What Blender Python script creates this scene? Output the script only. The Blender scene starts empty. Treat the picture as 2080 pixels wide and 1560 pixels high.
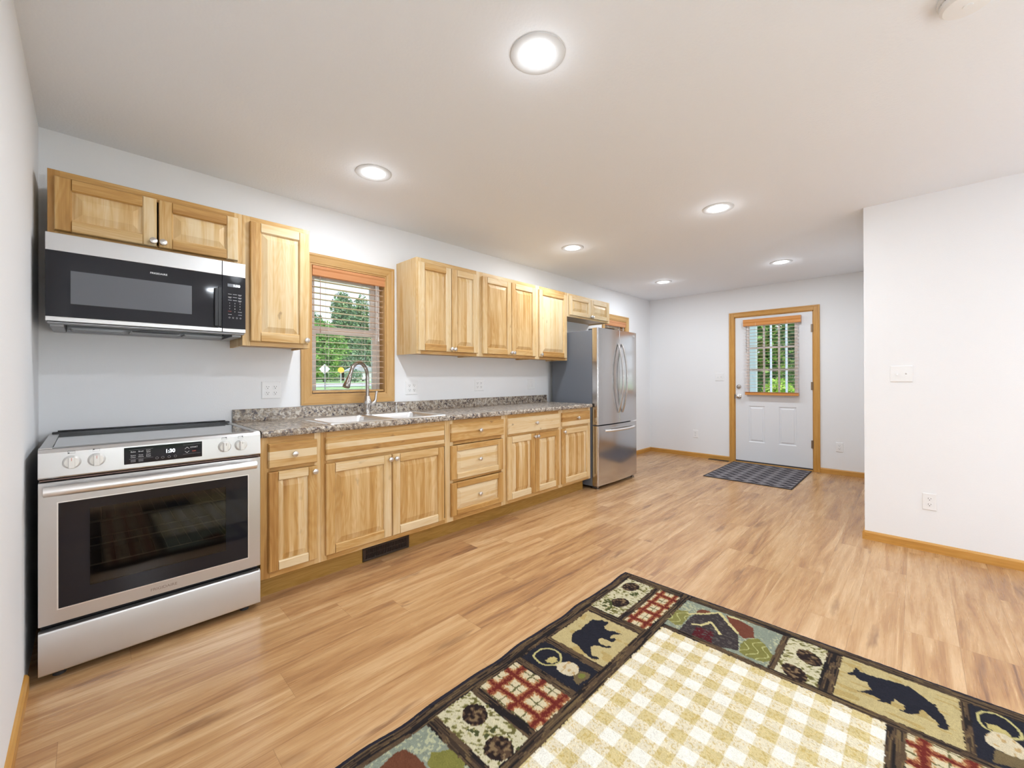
import bpy, math, random
import numpy as np
from math import sin, cos, pi, radians, sqrt
from mathutils import Vector, Matrix
R = random.Random(7)
scene = bpy.context.scene
COL = scene.collection

# ------------------------------------------------------------------ camera
CAMX, CAMY, CAMZ = 0.1740, -3.0696, 1.1887
yaw, pitch, roll = 0.7812, 0.0020, -0.0029
cam = bpy.data.cameras.new('camera'); camo = bpy.data.objects.new('camera', cam); COL.objects.link(camo)
fw = Vector((cos(yaw), sin(yaw), 0)); rt = Vector((sin(yaw), -cos(yaw), 0)); up = Vector((0, 0, 1))
F = fw*cos(pitch) + up*sin(pitch); U = -fw*sin(pitch) + up*cos(pitch)
RR = rt*cos(roll) + U*sin(roll); UU = -rt*sin(roll) + U*cos(roll)
M = Matrix((RR, UU, -F)).transposed().to_4x4(); M.translation = Vector((CAMX, CAMY, CAMZ))
camo.matrix_world = M
cam.sensor_fit = 'HORIZONTAL'; cam.sensor_width = 36.0; cam.lens = 839.74/2080*36
cam.shift_x = 12.94/2080; cam.shift_y = -13.58/2080
cam.clip_start = 0.02; cam.clip_end = 500
scene.camera = camo

# ------------------------------------------------------------------ light and exposure
scene.view_settings.view_transform = 'Standard'; scene.view_settings.look = 'None'
scene.view_settings.gamma = 1.0; scene.view_settings.use_curve_mapping = False
scene.view_settings.exposure = 0.50
CAN_POWER = 8.4            # watts of each ceiling downlight
LENS_EMIT = 6.0
LAMP_COL = (.85, .922, 1.0)
FILL_POWER = 118.0  # watts of the fill lamps added behind the viewer
world = bpy.data.worlds.new('sky'); scene.world = world; world.use_nodes = True
nt = world.node_tree; nt.nodes.clear()
wo = nt.nodes.new('ShaderNodeOutputWorld'); bg = nt.nodes.new('ShaderNodeBackground')
tc = nt.nodes.new('ShaderNodeTexCoord'); sx = nt.nodes.new('ShaderNodeSeparateXYZ'); cr = nt.nodes.new('ShaderNodeValToRGB')
nt.links.new(tc.outputs['Generated'], sx.inputs[0]); nt.links.new(sx.outputs['Z'], cr.inputs[0])
cr.color_ramp.elements[0].position = 0.0; cr.color_ramp.elements[0].color = (0.86, 0.90, 0.97, 1)
cr.color_ramp.elements[1].position = 0.9; cr.color_ramp.elements[1].color = (0.42, 0.60, 0.95, 1)
e = cr.color_ramp.elements.new(0.3); e.color = (0.74, 0.83, 0.98, 1)
nt.links.new(cr.outputs[0], bg.inputs[0]); bg.inputs[1].default_value = 1.15
nt.links.new(bg.outputs[0], wo.inputs[0])
sun = bpy.data.lights.new('sun', 'SUN'); sun.energy = 2.6; sun.angle = radians(1.0); sun.color = (1.0, 0.95, 0.86)
suno = bpy.data.objects.new('sun', sun); COL.objects.link(suno)
suno.rotation_euler = (radians(38), 0, radians(-25)); suno.location = (0, -20, 30)

# ------------------------------------------------------------------ mesh building
class MB:
    """collects faces; every face carries grain coordinates (uv) and a board tone"""
    def __init__(s): s.v = []; s.f = []; s.uv = []; s.tone = []; s.col = None
    def face(s, pts, uv=None, tone=(0.3, 0.0)):
        i = len(s.v); s.v += [tuple(p) for p in pts]; s.f.append(tuple(range(i, i+len(pts))))
        s.uv.append(uv or [(0, 0)]*len(pts)); s.tone.append(tone)
    def mesh(s, verts, faces, tone=(0.3, 0.0), uvf=None):
        i = len(s.v); s.v += [tuple(p) for p in verts]
        for f in faces:
            s.f.append(tuple(i+k for k in f)); s.tone.append(tone)
            s.uv.append([uvf(verts[k]) if uvf else (0, 0) for k in f])
    def box(s, x0, x1, y0, y1, z0, z1, g='x', tone=None, kn=0.0, ch=None):
        """ch = (chamfer, depth): front (low-y) face inset like a routed door edge"""
        if x1 < x0: x0, x1 = x1, x0
        if y1 < y0: y0, y1 = y1, y0
        if z1 < z0: z0, z1 = z1, z0
        t = (R.uniform(.25, .45) if tone is None else tone, kn)
        ou, ov = R.uniform(0, 50), R.uniform(0, 50)
        if g == 'x': uvf = lambda p: (p[0]+ou, p[2]+p[1]+ov)
        elif g == 'z': uvf = lambda p: (p[2]+ou, p[0]+p[1]+ov)
        else: uvf = lambda p: (p[1]+ou, p[0]+p[2]+ov)
        if ch:
            c, d = ch
            L, Rr, B, T = (c if isinstance(c, tuple) else (c,)*4)
            ym = y0+d
            V = [(x0, y1, z0), (x1, y1, z0), (x1, y1, z1), (x0, y1, z1),
                 (x0, ym, z0), (x1, ym, z0), (x1, ym, z1), (x0, ym, z1),
                 (x0+L, y0, z0+B), (x1-Rr, y0, z0+B), (x1-Rr, y0, z1-T), (x0+L, y0, z1-T)]
            Fc = [(0, 3, 2, 1)]
            for a in (0, 4):
                for k in range(4):
                    k2 = (k+1) % 4
                    Fc.append((a+k, a+k2, a+4+k2, a+4+k))
            Fc.append((8, 9, 10, 11))
            s.mesh(V, Fc, t, uvf)
            return
        V = [(x, y, z) for x in (x0, x1) for y in (y0, y1) for z in (z0, z1)]
        s.mesh(V, [(0, 1, 3, 2), (4, 6, 7, 5), (0, 4, 5, 1), (2, 3, 7, 6), (0, 2, 6, 4), (1, 5, 7, 3)], t, uvf)
    def prism(s, prof, axis, a0, a1, tone=(0.3, 0), caps=True):
        """extrude a closed 2-D profile along an axis ('x': prof=(y,z), 'y': (x,z), 'z': (x,y))"""
        def P(a, q):
            return {'x': (a, q[0], q[1]), 'y': (q[0], a, q[1]), 'z': (q[0], q[1], a)}[axis]
        n = len(prof); V = [P(a0, q) for q in prof] + [P(a1, q) for q in prof]
        Fc = [(k, (k+1) % n, n+(k+1) % n, n+k) for k in range(n)]
        if caps: Fc += [tuple(range(n))[::-1], tuple(range(n, 2*n))]
        ou, ov = R.uniform(0, 50), R.uniform(0, 50)
        ax = 'xyz'.index(axis); o = [i for i in range(3) if i != ax]
        s.mesh(V, Fc, tone, lambda p: (p[ax]+ou, p[o[0]]+p[o[1]]+ov))
    def lathe(s, prof, c, axis='z', n=24, tone=(0.3, 0)):
        """prof = [(radius, height)], revolved about an axis through c"""
        V = []; Fc = []; m = len(prof)
        for r, h in prof:
            for k in range(n):
                a = 2*pi*k/n; p = (r*cos(a), r*sin(a))
                if axis == 'z': V.append((c[0]+p[0], c[1]+p[1], c[2]+h))
                elif axis == 'y': V.append((c[0]+p[0], c[1]+h, c[2]+p[1]))
                else: V.append((c[0]+h, c[1]+p[0], c[2]+p[1]))
        for i in range(m-1):
            for k in range(n):
                k2 = (k+1) % n
                Fc.append((i*n+k, i*n+k2, (i+1)*n+k2, (i+1)*n+k))
        if prof[0][0] > 1e-5: Fc.append(tuple(range(n))[::-1])
        if prof[-1][0] > 1e-5: Fc.append(tuple((m-1)*n+k for k in range(n)))
        s.mesh(V, Fc, tone)
    def tube(s, path, rad, n=12, tone=(0.3, 0), sy=1.0):
        P = [Vector(p) for p in path]; m = len(P)
        rad = rad if isinstance(rad, (list, tuple)) else [rad]*m
        T = [(P[min(i+1, m-1)]-P[max(i-1, 0)]).normalized() for i in range(m)]
        a = Vector((0, 0, 1)) if abs(T[0].z) < .9 else Vector((1, 0, 0))
        N = T[0].cross(a).normalized(); V = []
        for i in range(m):
            N = (N - T[i]*N.dot(T[i])).normalized(); B = T[i].cross(N)
            for k in range(n):
                t = 2*pi*k/n; V.append(P[i]+(N*cos(t)+B*sin(t)*sy)*rad[i])
        Fc = [(i*n+k, i*n+(k+1) % n, (i+1)*n+(k+1) % n, (i+1)*n+k) for i in range(m-1) for k in range(n)]
        Fc += [tuple(range(n))[::-1], tuple((m-1)*n+k for k in range(n))]
        s.mesh(V, Fc, tone)
    def loft(s, rings, closed_end=True, tone=(0.3, 0), start=False):
        n = len(rings[0]); V = [p for r in rings for p in r]
        Fc = [(i*n+k, i*n+(k+1) % n, (i+1)*n+(k+1) % n, (i+1)*n+k) for i in range(len(rings)-1) for k in range(n)]
        if closed_end: Fc.append(tuple((len(rings)-1)*n+k for k in range(n)))
        if start: Fc.append(tuple(range(n))[::-1])
        s.mesh(V, Fc, tone)

def rrect(x0, x1, y0, y1, r, z, n=6):
    out = []
    for cx, cy, a0 in ((x1-r, y1-r, 0), (x0+r, y1-r, pi/2), (x0+r, y0+r, pi), (x1-r, y0+r, 3*pi/2)):
        for k in range(n+1):
            a = a0+pi/2*k/n; out.append((cx+r*cos(a), cy+r*sin(a), z))
    return out

def build(name, mb, mat, parent=None, bevel=0.0, smooth=True, seg=2, loc=None):
    me = bpy.data.meshes.new(name)
    if parent is not None:
        root = parent
        while root.parent: root = root.parent
        l = root.location; mb.v = [(p[0]-l[0], p[1]-l[1], p[2]-l[2]) for p in mb.v]
    me.from_pydata(mb.v, [], mb.f); me.update()
    uv = me.uv_layers.new(name='grain'); tn = me.uv_layers.new(name='tone')
    uv.data.foreach_set('uv', [c for f in mb.uv for p in f for c in p])
    tn.data.foreach_set('uv', [c for f, t in zip(mb.f, mb.tone) for _ in f for c in t])
    import bmesh
    bm = bmesh.new(); bm.from_mesh(me)
    bmesh.ops.recalc_face_normals(bm, faces=bm.faces); bm.to_mesh(me); bm.free()
    if smooth:
        me.polygons.foreach_set('use_smooth', [True]*len(me.polygons)); me.set_sharp_from_angle(angle=radians(32))
    me.materials.append(mat)
    o = bpy.data.objects.new(name, me); COL.objects.link(o)
    if parent is not None: o.parent = parent
    if loc: o.location = loc
    if bevel:
        m = o.modifiers.new('bevel', 'BEVEL'); m.width = bevel; m.segments = seg; m.limit_method = 'ANGLE'; m.angle_limit = radians(40)
    return o

def thing(name, label, cat, loc=(0, 0, 0), group=None, rz=0.0):
    o = bpy.data.objects.new(name, None); COL.objects.link(o); o.location = loc; o.rotation_euler = (0, 0, rz)
    o.empty_display_size = .05
    o['label'] = label; o['category'] = cat
    if group: o['group'] = group
    return o
def tag(o, label, cat, group=None):
    o['label'] = label; o['category'] = cat
    if group: o['group'] = group
    return o
def struct(o): o['kind'] = 'structure'; return o
def copy_thing(src, loc, label, rz=None):
    c = src.copy(); COL.objects.link(c); c.location = loc; c['label'] = label
    if rz is not None: c.rotation_euler = (0, 0, rz)
    for ch in src.children:
        d = ch.copy(); COL.objects.link(d); d.parent = c
        for g in ch.children:
            q = g.copy(); COL.objects.link(q); q.parent = d
    return c

def text_faces(mb, s, x, z, h, y, facing='-y', bold=0.0, align='CENTER', width=None):
    """flat lettering added to mb; x,z = centre/baseline on the plane at y (facing -y) or on x=y (facing -x)"""
    cu = bpy.data.curves.new('t', 'FONT'); cu.body = s; cu.size = h/0.72; cu.align_x = align; cu.extrude = 0.0; cu.offset = bold
    o = bpy.data.objects.new('t', cu); COL.objects.link(o)
    dg = bpy.context.evaluated_depsgraph_get(); me = bpy.data.meshes.new_from_object(o.evaluated_get(dg))
    xs = [v.co.x for v in me.vertices]; k = 1.0
    if width and xs: k = width/(max(xs)-min(xs))
    V = []
    for v in me.vertices:
        if facing == '-y': V.append((x+v.co.x*k, y, z+v.co.y))
        else: V.append((y, x-v.co.x*k, z+v.co.y))
    mb.mesh(V, [tuple(p.vertices) for p in me.polygons])
    bpy.data.objects.remove(o); bpy.data.meshes.remove(me); bpy.data.curves.remove(cu)

# ------------------------------------------------------------------ materials
def newmat(name):
    m = bpy.data.materials.new(name); m.use_nodes = True
    n = m.node_tree; b = n.nodes['Principled BSDF']; return m, n, b
def plain(name, col, rough=.5, metal=0.0, bump=0.0, bscale=200.0, spec=.5, emit=None, es=0.0, aniso=0.0, var=0.0, coat=0.0):
    m, n, b = newmat(name)
    b.inputs['Base Color'].default_value = (*col, 1); b.inputs['Roughness'].default_value = rough
    b.inputs['Metallic'].default_value = metal; b.inputs['Specular IOR Level'].default_value = spec
    b.inputs['Anisotropic'].default_value = aniso; b.inputs['Coat Weight'].default_value = coat
    if emit: b.inputs['Emission Color'].default_value = (*emit, 1); b.inputs['Emission Strength'].default_value = es
    t = n.nodes.new('ShaderNodeTexCoord'); no = n.nodes.new('ShaderNodeTexNoise')
    no.inputs['Scale'].default_value = bscale; no.inputs['Detail'].default_value = 4
    n.links.new(t.outputs['Object'], no.inputs['Vector'])
    if bump:
        bp = n.nodes.new('ShaderNodeBump'); bp.inputs['Strength'].default_value = bump; bp.inputs['Distance'].default_value = .004
        n.links.new(no.outputs['Fac'], bp.inputs['Height']); n.links.new(bp.outputs[0], b.inputs['Normal'])
    if var:
        mr = n.nodes.new('ShaderNodeMapRange'); mr.inputs[3].default_value = max(0.02, rough-var); mr.inputs[4].default_value = rough+var
        n2 = n.nodes.new('ShaderNodeTexNoise'); n2.inputs['Scale'].default_value = 3.0; n.links.new(t.outputs['Object'], n2.inputs['Vector'])
        n.links.new(n2.outputs['Fac'], mr.inputs[0]); n.links.new(mr.outputs[0], b.inputs['Roughness'])
    return m
def srgb(r, g, b):
    f = lambda c: (c/255/12.92) if c/255 <= .04045 else ((c/255+.055)/1.055)**2.4
    return (f(r), f(g), f(b))
def ramp(n, stops):
    c = n.nodes.new('ShaderNodeValToRGB'); el = c.color_ramp.elements
    el[0].position, el[0].color = stops[0][0], (*stops[0][1], 1)
    el[1].position, el[1].color = stops[-1][0], (*stops[-1][1], 1)
    for p, q in stops[1:-1]:
        e = el.new(p); e.color = (*q, 1)
    return c
def mth(n, op, a, b=None, c=None):
    m = n.nodes.new('ShaderNodeMath'); m.operation = op
    for i, x in enumerate((a, b, c)):
        if x is None: continue
        if isinstance(x, (int, float)): m.inputs[i].default_value = x
        else: n.links.new(x, m.inputs[i])
    return m.outputs[0]
def mixc(n, fac, a, b, mode='MIX'):
    m = n.nodes.new('ShaderNodeMix'); m.data_type = 'RGBA'; m.blend_type = mode
    for i, x in ((0, fac), (6, a), (7, b)):
        if isinstance(x, (int, float)): m.inputs[i].default_value = x
        elif isinstance(x, tuple): m.inputs[i].default_value = (*x, 1)
        else: n.links.new(x, m.inputs[i])
    return m.outputs[2]

def wood(name, stops, streak=.35, fine=.22, rough=.38, knots=True, ring=.25):
    m, n, b = newmat(name)
    uv = n.nodes.new('ShaderNodeUVMap'); uv.uv_map = 'grain'
    tn = n.nodes.new('ShaderNodeUVMap'); tn.uv_map = 'tone'
    st = n.nodes.new('ShaderNodeSeparateXYZ'); n.links.new(tn.outputs[0], st.inputs[0])
    def stretched(su, sv, detail=3, dist=0.0, rgh=.5):
        mp = n.nodes.new('ShaderNodeMapping'); mp.inputs['Scale'].default_value = (su, sv, 1)
        n.links.new(uv.outputs[0], mp.inputs[0]); t = n.nodes.new('ShaderNodeTexNoise')
        t.inputs['Scale'].default_value = 1; t.inputs['Detail'].default_value = detail; t.inputs['Distortion'].default_value = dist
        t.inputs['Roughness'].default_value = rgh
        n.links.new(mp.outputs[0], t.inputs['Vector']); return t.outputs['Fac']
    broad = stretched(1.3, 13, 3, .6); finen = stretched(7, 260, 4); mid = stretched(2.2, 60, 3, .4)
    # cathedral rings
    mp = n.nodes.new('ShaderNodeMapping'); mp.inputs['Scale'].default_value = (2.0, 12, 1); n.links.new(uv.outputs[0], mp.inputs[0])
    rn = n.nodes.new('ShaderNodeTexNoise'); rn.inputs['Scale'].default_value = 1; rn.inputs['Detail'].default_value = 1.5; rn.inputs['Distortion'].default_value = .3
    n.links.new(mp.outputs[0], rn.inputs['Vector'])
    rings = mth(n, 'SINE', mth(n, 'MULTIPLY', rn.outputs['Fac'], 75))
    t = mth(n, 'ADD', st.outputs['X'], mth(n, 'MULTIPLY', mth(n, 'SUBTRACT', broad, .5), streak*2.2))
    t = mth(n, 'ADD', t, mth(n, 'MULTIPLY', mth(n, 'SUBTRACT', finen, .5), fine))
    t = mth(n, 'ADD', t, mth(n, 'MULTIPLY', mth(n, 'SUBTRACT', mid, .5), fine*1.4))
    t = mth(n, 'ADD', t, mth(n, 'MULTIPLY', rings, ring*.13))
    c = ramp(n, [(q, tuple(w*.91 for w in k)) for q, k in stops]); n.links.new(t, c.inputs[0]); col = c.outputs[0]
    if knots:
        mp2 = n.nodes.new('ShaderNodeMapping'); mp2.inputs['Scale'].default_value = (5.5, 13, 1); n.links.new(uv.outputs[0], mp2.inputs[0])
        dn = n.nodes.new('ShaderNodeTexNoise'); dn.inputs['Scale'].default_value = 3.0
        n.links.new(mp2.outputs[0], dn.inputs['Vector'])
        ad = n.nodes.new('ShaderNodeVectorMath'); ad.operation = 'MULTIPLY_ADD'; n.links.new(dn.outputs['Color'], ad.inputs[0])
        ad.inputs[1].default_value = (.5, .5, 0); n.links.new(mp2.outputs[0], ad.inputs[2])
        vo = n.nodes.new('ShaderNodeTexVoronoi'); vo.inputs['Scale'].default_value = 1.0; n.links.new(ad.outputs[0], vo.inputs['Vector'])
        k = n.nodes.new('ShaderNodeMapRange'); k.inputs[1].default_value = .04; k.inputs[2].default_value = .16
        k.inputs[3].default_value = 1; k.inputs[4].default_value = 0; n.links.new(vo.outputs['Distance'], k.inputs[0])
        kf = mth(n, 'MULTIPLY', k.outputs[0], st.outputs['Y'])
        col = mixc(n, kf, col, (0.13, 0.055, 0.02))
    n.links.new(col, b.inputs['Base Color']); b.inputs['Roughness'].default_value = rough
    b.inputs['Specular IOR Level'].default_value = .4
    bp = n.nodes.new('ShaderNodeBump'); bp.inputs['Strength'].default_value = .08; bp.inputs['Distance'].default_value = .002
    n.links.new(finen, bp.inputs['Height']); n.links.new(bp.outputs[0], b.inputs['Normal'])
    return m

HICK = wood('hickory', [(0.0, srgb(236, 212, 170)), (.2, srgb(226, 192, 138)), (.42, srgb(204, 158, 92)), (.68, srgb(170, 120, 60)), (1.0, srgb(104, 66, 32))], streak=.34, fine=.26)
OAK = wood('honey_oak', [(0.0, srgb(226, 176, 100)), (.5, srgb(206, 150, 72)), (1.0, srgb(150, 98, 40))], streak=.25, fine=.5, knots=False)
CASE = wood('window_casing_oak', [(0.0, srgb(220, 182, 124)), (.5, srgb(202, 158, 98)), (1.0, srgb(164, 118, 64))], streak=.25, fine=.4, knots=False)
KICK = wood('toe_kick_oak', [(0.0, srgb(200, 160, 88)), (.5, srgb(172, 130, 60)), (1.0, srgb(120, 84, 36))], streak=.3, fine=.4, knots=False, ring=.6)
BLIND = wood('blind_wood', [(0.0, srgb(222, 160, 112)), (.5, srgb(206, 140, 92)), (1.0, srgb(168, 104, 62))], streak=.12, fine=.25, knots=False, rough=.3)
BLINDD = wood('door_blind_wood', [(0.0, srgb(232, 166, 96)), (.5, srgb(218, 146, 76)), (1.0, srgb(172, 104, 50))], streak=.12, fine=.25, knots=False, rough=.3)
SLAT = wood('slat_wood', [(0.0, srgb(238, 212, 192)), (.5, srgb(230, 198, 174)), (1.0, srgb(205, 165, 138))], streak=.12, fine=.15, knots=False, rough=.28)
WALL = plain('wall_paint', (.86, .865, .875), rough=.75, bump=.12, bscale=140)
CEIL = plain('ceiling_paint', (.875, .905, .95), rough=.7, bump=.35, bscale=90)
WHITE = plain('white_plastic', (.87, .87, .87), rough=.35)
GRILLE = plain('white_grille', (.92, .92, .93), rough=.4)
DOORW = plain('door_paint', (.80, .81, .83), rough=.4)
VINYL = plain('window_vinyl', (.90, .86, .82), rough=.4)
CORD = plain('white_cord', (.82, .80, .78), rough=.6)
STEEL = plain('brushed_steel', (.60, .59, .585), rough=.34, metal=1.0, var=.03)
STEELH = plain('handle_steel', (.86, .85, .84), rough=.36, metal=1.0)
FRIDGE = plain('fridge_steel', (.62, .61, .61), rough=.15, metal=1.0, var=.02)
SINKM = plain('sink_steel', (.86, .86, .86), rough=.30, metal=1.0)
NICKEL = plain('satin_nickel', (.62, .60, .58), rough=.22, metal=1.0)
DARKST = plain('dark_faucet_steel', (.36, .33, .31), rough=.2, metal=1.0)
KNOBM = plain('knob_nickel', (.72, .70, .68), rough=.28, metal=1.0)
FHAND = plain('fridge_handle_steel', (.52, .50, .49), rough=.26, metal=1.0)
GREYSIDE = plain('fridge_grey_side', srgb(108, 113, 122), rough=.42, bump=.1, bscale=600)
BLACK = plain('black_enamel', (.012, .012, .014), rough=.3)
BLACKG = plain('black_glass', (.012, .012, .016), rough=.05, spec=.32)
COOKG = plain('cooktop_glass', (.04, .04, .045), rough=.12, spec=1.0, coat=1.0)
SCREEN = plain('microwave_screen', (.11, .115, .13), rough=.18, spec=.6)
KNOBW = plain('range_knob', (.80, .79, .76), rough=.3, metal=.35)
DARKG = plain('dark_grey_plastic', (.05, .05, .055), rough=.45)
HOODG = plain('grey_metal_underside', (.30, .30, .31), rough=.35, metal=.7)
BROWNM = plain('brown_register_metal', (.045, .03, .022), rough=.35, metal=.3)
BRONZE = plain('hinge_bronze', (.30, .22, .15), rough=.4, metal=.8)
INK = plain('printed_ink', (.02, .02, .02), rough=.5)
INKW = plain('printed_white', (.72, .73, .75), rough=.5)
INKG = plain('printed_grey', (.30, .30, .32), rough=.5)
INKR = plain('printed_red', (.55, .10, .07), rough=.5)
LEDW = plain('led_digits', (.9, .95, 1), emit=(.82, .92, 1), es=2.2)
LENS = plain('lamp_lens', (.95, .95, .95), emit=(.97, .985, 1.0), es=LENS_EMIT)
FILL_GLOW = plain('fill_globe_glass', (.95, .95, .95), emit=(.95, .97, 1), es=1.5)  # glowing globes of the added fill lamps
TRIMW = plain('downlight_trim', (.66, .66, .66), rough=.45)
OVENIN = plain('oven_enamel', (.05, .05, .06), rough=.4)
RACK = plain('oven_rack', (.62, .58, .42), rough=.4, metal=1.0)

def steel_brush(mat):
    n = mat.node_tree; b = n.nodes['Principled BSDF']
    t = n.nodes.new('ShaderNodeTexCoord'); mp = n.nodes.new('ShaderNodeMapping'); mp.inputs['Scale'].default_value = (3, 3, 420)
    no = n.nodes.new('ShaderNodeTexNoise'); no.inputs['Scale'].default_value = 1; no.inputs['Detail'].default_value = 2
    n.links.new(t.outputs['Object'], mp.inputs[0]); n.links.new(mp.outputs[0], no.inputs['Vector'])
    bp = n.nodes.new('ShaderNodeBump'); bp.inputs['Strength'].default_value = .05; bp.inputs['Distance'].default_value = .001
    n.links.new(no.outputs['Fac'], bp.inputs['Height']); n.links.new(bp.outputs[0], b.inputs['Normal'])
steel_brush(STEEL)

def glass(name, tint, amount=.08, rough=0.0):
    m = bpy.data.materials.new(name); m.use_nodes = True; n = m.node_tree; n.nodes.clear()
    o = n.nodes.new('ShaderNodeOutputMaterial'); g = n.nodes.new('ShaderNodeBsdfGlossy'); t = n.nodes.new('ShaderNodeBsdfTransparent')
    g.inputs['Roughness'].default_value = rough; t.inputs[0].default_value = (*tint, 1)
    fr = n.nodes.new('ShaderNodeFresnel'); fr.inputs[0].default_value = 1.5
    f = mth(n, 'MULTIPLY', fr.outputs[0], amount/.04)
    mx = n.nodes.new('ShaderNodeMixShader'); n.links.new(mth(n, 'MINIMUM', f, 1.0), mx.inputs[0])
    n.links.new(t.outputs[0], mx.inputs[1]); n.links.new(g.outputs[0], mx.inputs[2]); n.links.new(mx.outputs[0], o.inputs[0]); return m
PANE = glass('window_glass', (.97, .98, .98), .04)
OVENG = glass('oven_window_glass', (.42, .40, .40), .05, .06)

def floor_mat():
    m, n, b = newmat('laminate_planks')
    t = n.nodes.new('ShaderNodeTexCoord'); s = n.nodes.new('ShaderNodeSeparateXYZ'); n.links.new(t.outputs['Object'], s.inputs[0])
    X, Y = s.outputs['X'], s.outputs['Y']; W, L = .178, 1.22
    row = mth(n, 'FLOOR', mth(n, 'DIVIDE', Y, W)); fy = mth(n, 'FRACT', mth(n, 'DIVIDE', Y, W))
    wn = n.nodes.new('ShaderNodeTexWhiteNoise'); wn.noise_dimensions = '1D'; n.links.new(row, wn.inputs['W'])
    xs = mth(n, 'ADD', X, mth(n, 'MULTIPLY', wn.outputs[0], 7.3)); col = mth(n, 'FLOOR', mth(n, 'DIVIDE', xs, L)); fx = mth(n, 'FRACT', mth(n, 'DIVIDE', xs, L))
    cb = n.nodes.new('ShaderNodeCombineXYZ'); n.links.new(row, cb.inputs[0]); n.links.new(col, cb.inputs[1])
    w2 = n.nodes.new('ShaderNodeTexWhiteNoise'); w2.noise_dimensions = '2D'; n.links.new(cb.outputs[0], w2.inputs['Vector'])
    sc = n.nodes.new('ShaderNodeSeparateColor'); n.links.new(w2.outputs['Color'], sc.inputs[0])
    def nz(su, sv, det=4, dist=0, rg=.5):
        c = n.nodes.new('ShaderNodeCombineXYZ')
        n.links.new(mth(n, 'ADD', mth(n, 'MULTIPLY', xs, su), mth(n, 'MULTIPLY', sc.outputs[0], 60)), c.inputs[0])
        n.links.new(mth(n, 'ADD', mth(n, 'MULTIPLY', Y, sv), mth(n, 'MULTIPLY', sc.outputs[1], 60)), c.inputs[1])
        q = n.nodes.new('ShaderNodeTexNoise'); q.inputs['Scale'].default_value = 1; q.inputs['Detail'].default_value = det; q.inputs['Distortion'].default_value = dist
        q.inputs['Roughness'].default_value = rg
        n.links.new(c.outputs[0], q.inputs['Vector']); return q.outputs['Fac']
    fine = nz(5, 170, 5); mid = nz(1.3, 17, 5, 1.2, .62); broad = nz(.8, 6, 3, .6); rg = nz(1.2, 9, 1.2, .4)
    rings = mth(n, 'SINE', mth(n, 'MULTIPLY', rg, 90))
    v = mth(n, 'ADD', .33, mth(n, 'MULTIPLY', mth(n, 'SUBTRACT', sc.outputs[2], .5), .22))
    v = mth(n, 'ADD', v, mth(n, 'MULTIPLY', mth(n, 'SUBTRACT', fine, .5), .45))
    v = mth(n, 'ADD', v, mth(n, 'MULTIPLY', mth(n, 'SUBTRACT', mid, .5), 1.35))
    v = mth(n, 'ADD', v, mth(n, 'MULTIPLY', mth(n, 'SUBTRACT', broad, .5), .75))
    v = mth(n, 'ADD', v, mth(n, 'MULTIPLY', mth(n, 'MULTIPLY', rings, .20), mth(n, 'MAXIMUM', mth(n, 'SUBTRACT', broad, .42), 0.0)))
    c = ramp(n, [(0.0, srgb(224, 187, 142)), (.3, srgb(202, 159, 111)), (.52, srgb(182, 136, 92)), (.76, srgb(146, 107, 79)), (1.0, srgb(104, 78, 66))])
    for el in c.color_ramp.elements: el.color = (el.color[0]*.86, el.color[1]*.84, el.color[2]*.82, 1)
    n.links.new(v, c.inputs[0]); colr = c.outputs[0]
    # dark elongated knots
    k2 = n.nodes.new('ShaderNodeCombineXYZ')
    n.links.new(mth(n, 'ADD', mth(n, 'MULTIPLY', xs, 2.0), mth(n, 'MULTIPLY', sc.outputs[0], 30)), k2.inputs[0]); n.links.new(mth(n, 'MULTIPLY', Y, 10), k2.inputs[1])
    wob = n.nodes.new('ShaderNodeTexNoise'); wob.inputs['Scale'].default_value = 4; n.links.new(k2.outputs[0], wob.inputs['Vector'])
    ad = n.nodes.new('ShaderNodeVectorMath'); ad.operation = 'MULTIPLY_ADD'; n.links.new(wob.outputs['Color'], ad.inputs[0]); ad.inputs[1].default_value = (.45, .7, 0); n.links.new(k2.outputs[0], ad.inputs[2])
    vo = n.nodes.new('ShaderNodeTexVoronoi'); vo.inputs['Scale'].default_value = 1; n.links.new(ad.outputs[0], vo.inputs['Vector'])
    vs = n.nodes.new('ShaderNodeSeparateColor'); n.links.new(vo.outputs['Color'], vs.inputs[0])
    mr = n.nodes.new('ShaderNodeMapRange'); mr.inputs[1].default_value = .03; mr.inputs[2].default_value = .28; mr.inputs[3].default_value = .85; mr.inputs[4].default_value = 0; n.links.new(vo.outputs['Distance'], mr.inputs[0])
    kf = mth(n, 'MULTIPLY', mr.outputs[0], mth(n, 'GREATER_THAN', vs.outputs[0], .55))
    colr = mixc(n, kf, colr, srgb(128, 90, 62))
    # joints
    def edge(f, w, size):
        a = mth(n, 'LESS_THAN', f, w/size); bb = mth(n, 'GREATER_THAN', f, 1-w/size); return mth(n, 'MAXIMUM', a, bb)
    jn = mth(n, 'MAXIMUM', edge(fy, .0009, W), edge(fx, .0008, L))
    colr = mixc(n, mth(n, 'MULTIPLY', jn, .45), colr, srgb(120, 84, 52))
    n.links.new(colr, b.inputs['Base Color'])
    rm = n.nodes.new('ShaderNodeMapRange'); rm.inputs[3].default_value = .22; rm.inputs[4].default_value = .36; n.links.new(fine, rm.inputs[0]); n.links.new(rm.outputs[0], b.inputs['Roughness'])
    b.inputs['Specular IOR Level'].default_value = .5
    bp = n.nodes.new('ShaderNodeBump'); bp.inputs['Strength'].default_value = .12; bp.inputs['Distance'].default_value = .002
    n.links.new(fine, bp.inputs['Height']); n.links.new(bp.outputs[0], b.inputs['Normal'])
    return m
FLOOR = floor_mat()

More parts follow.
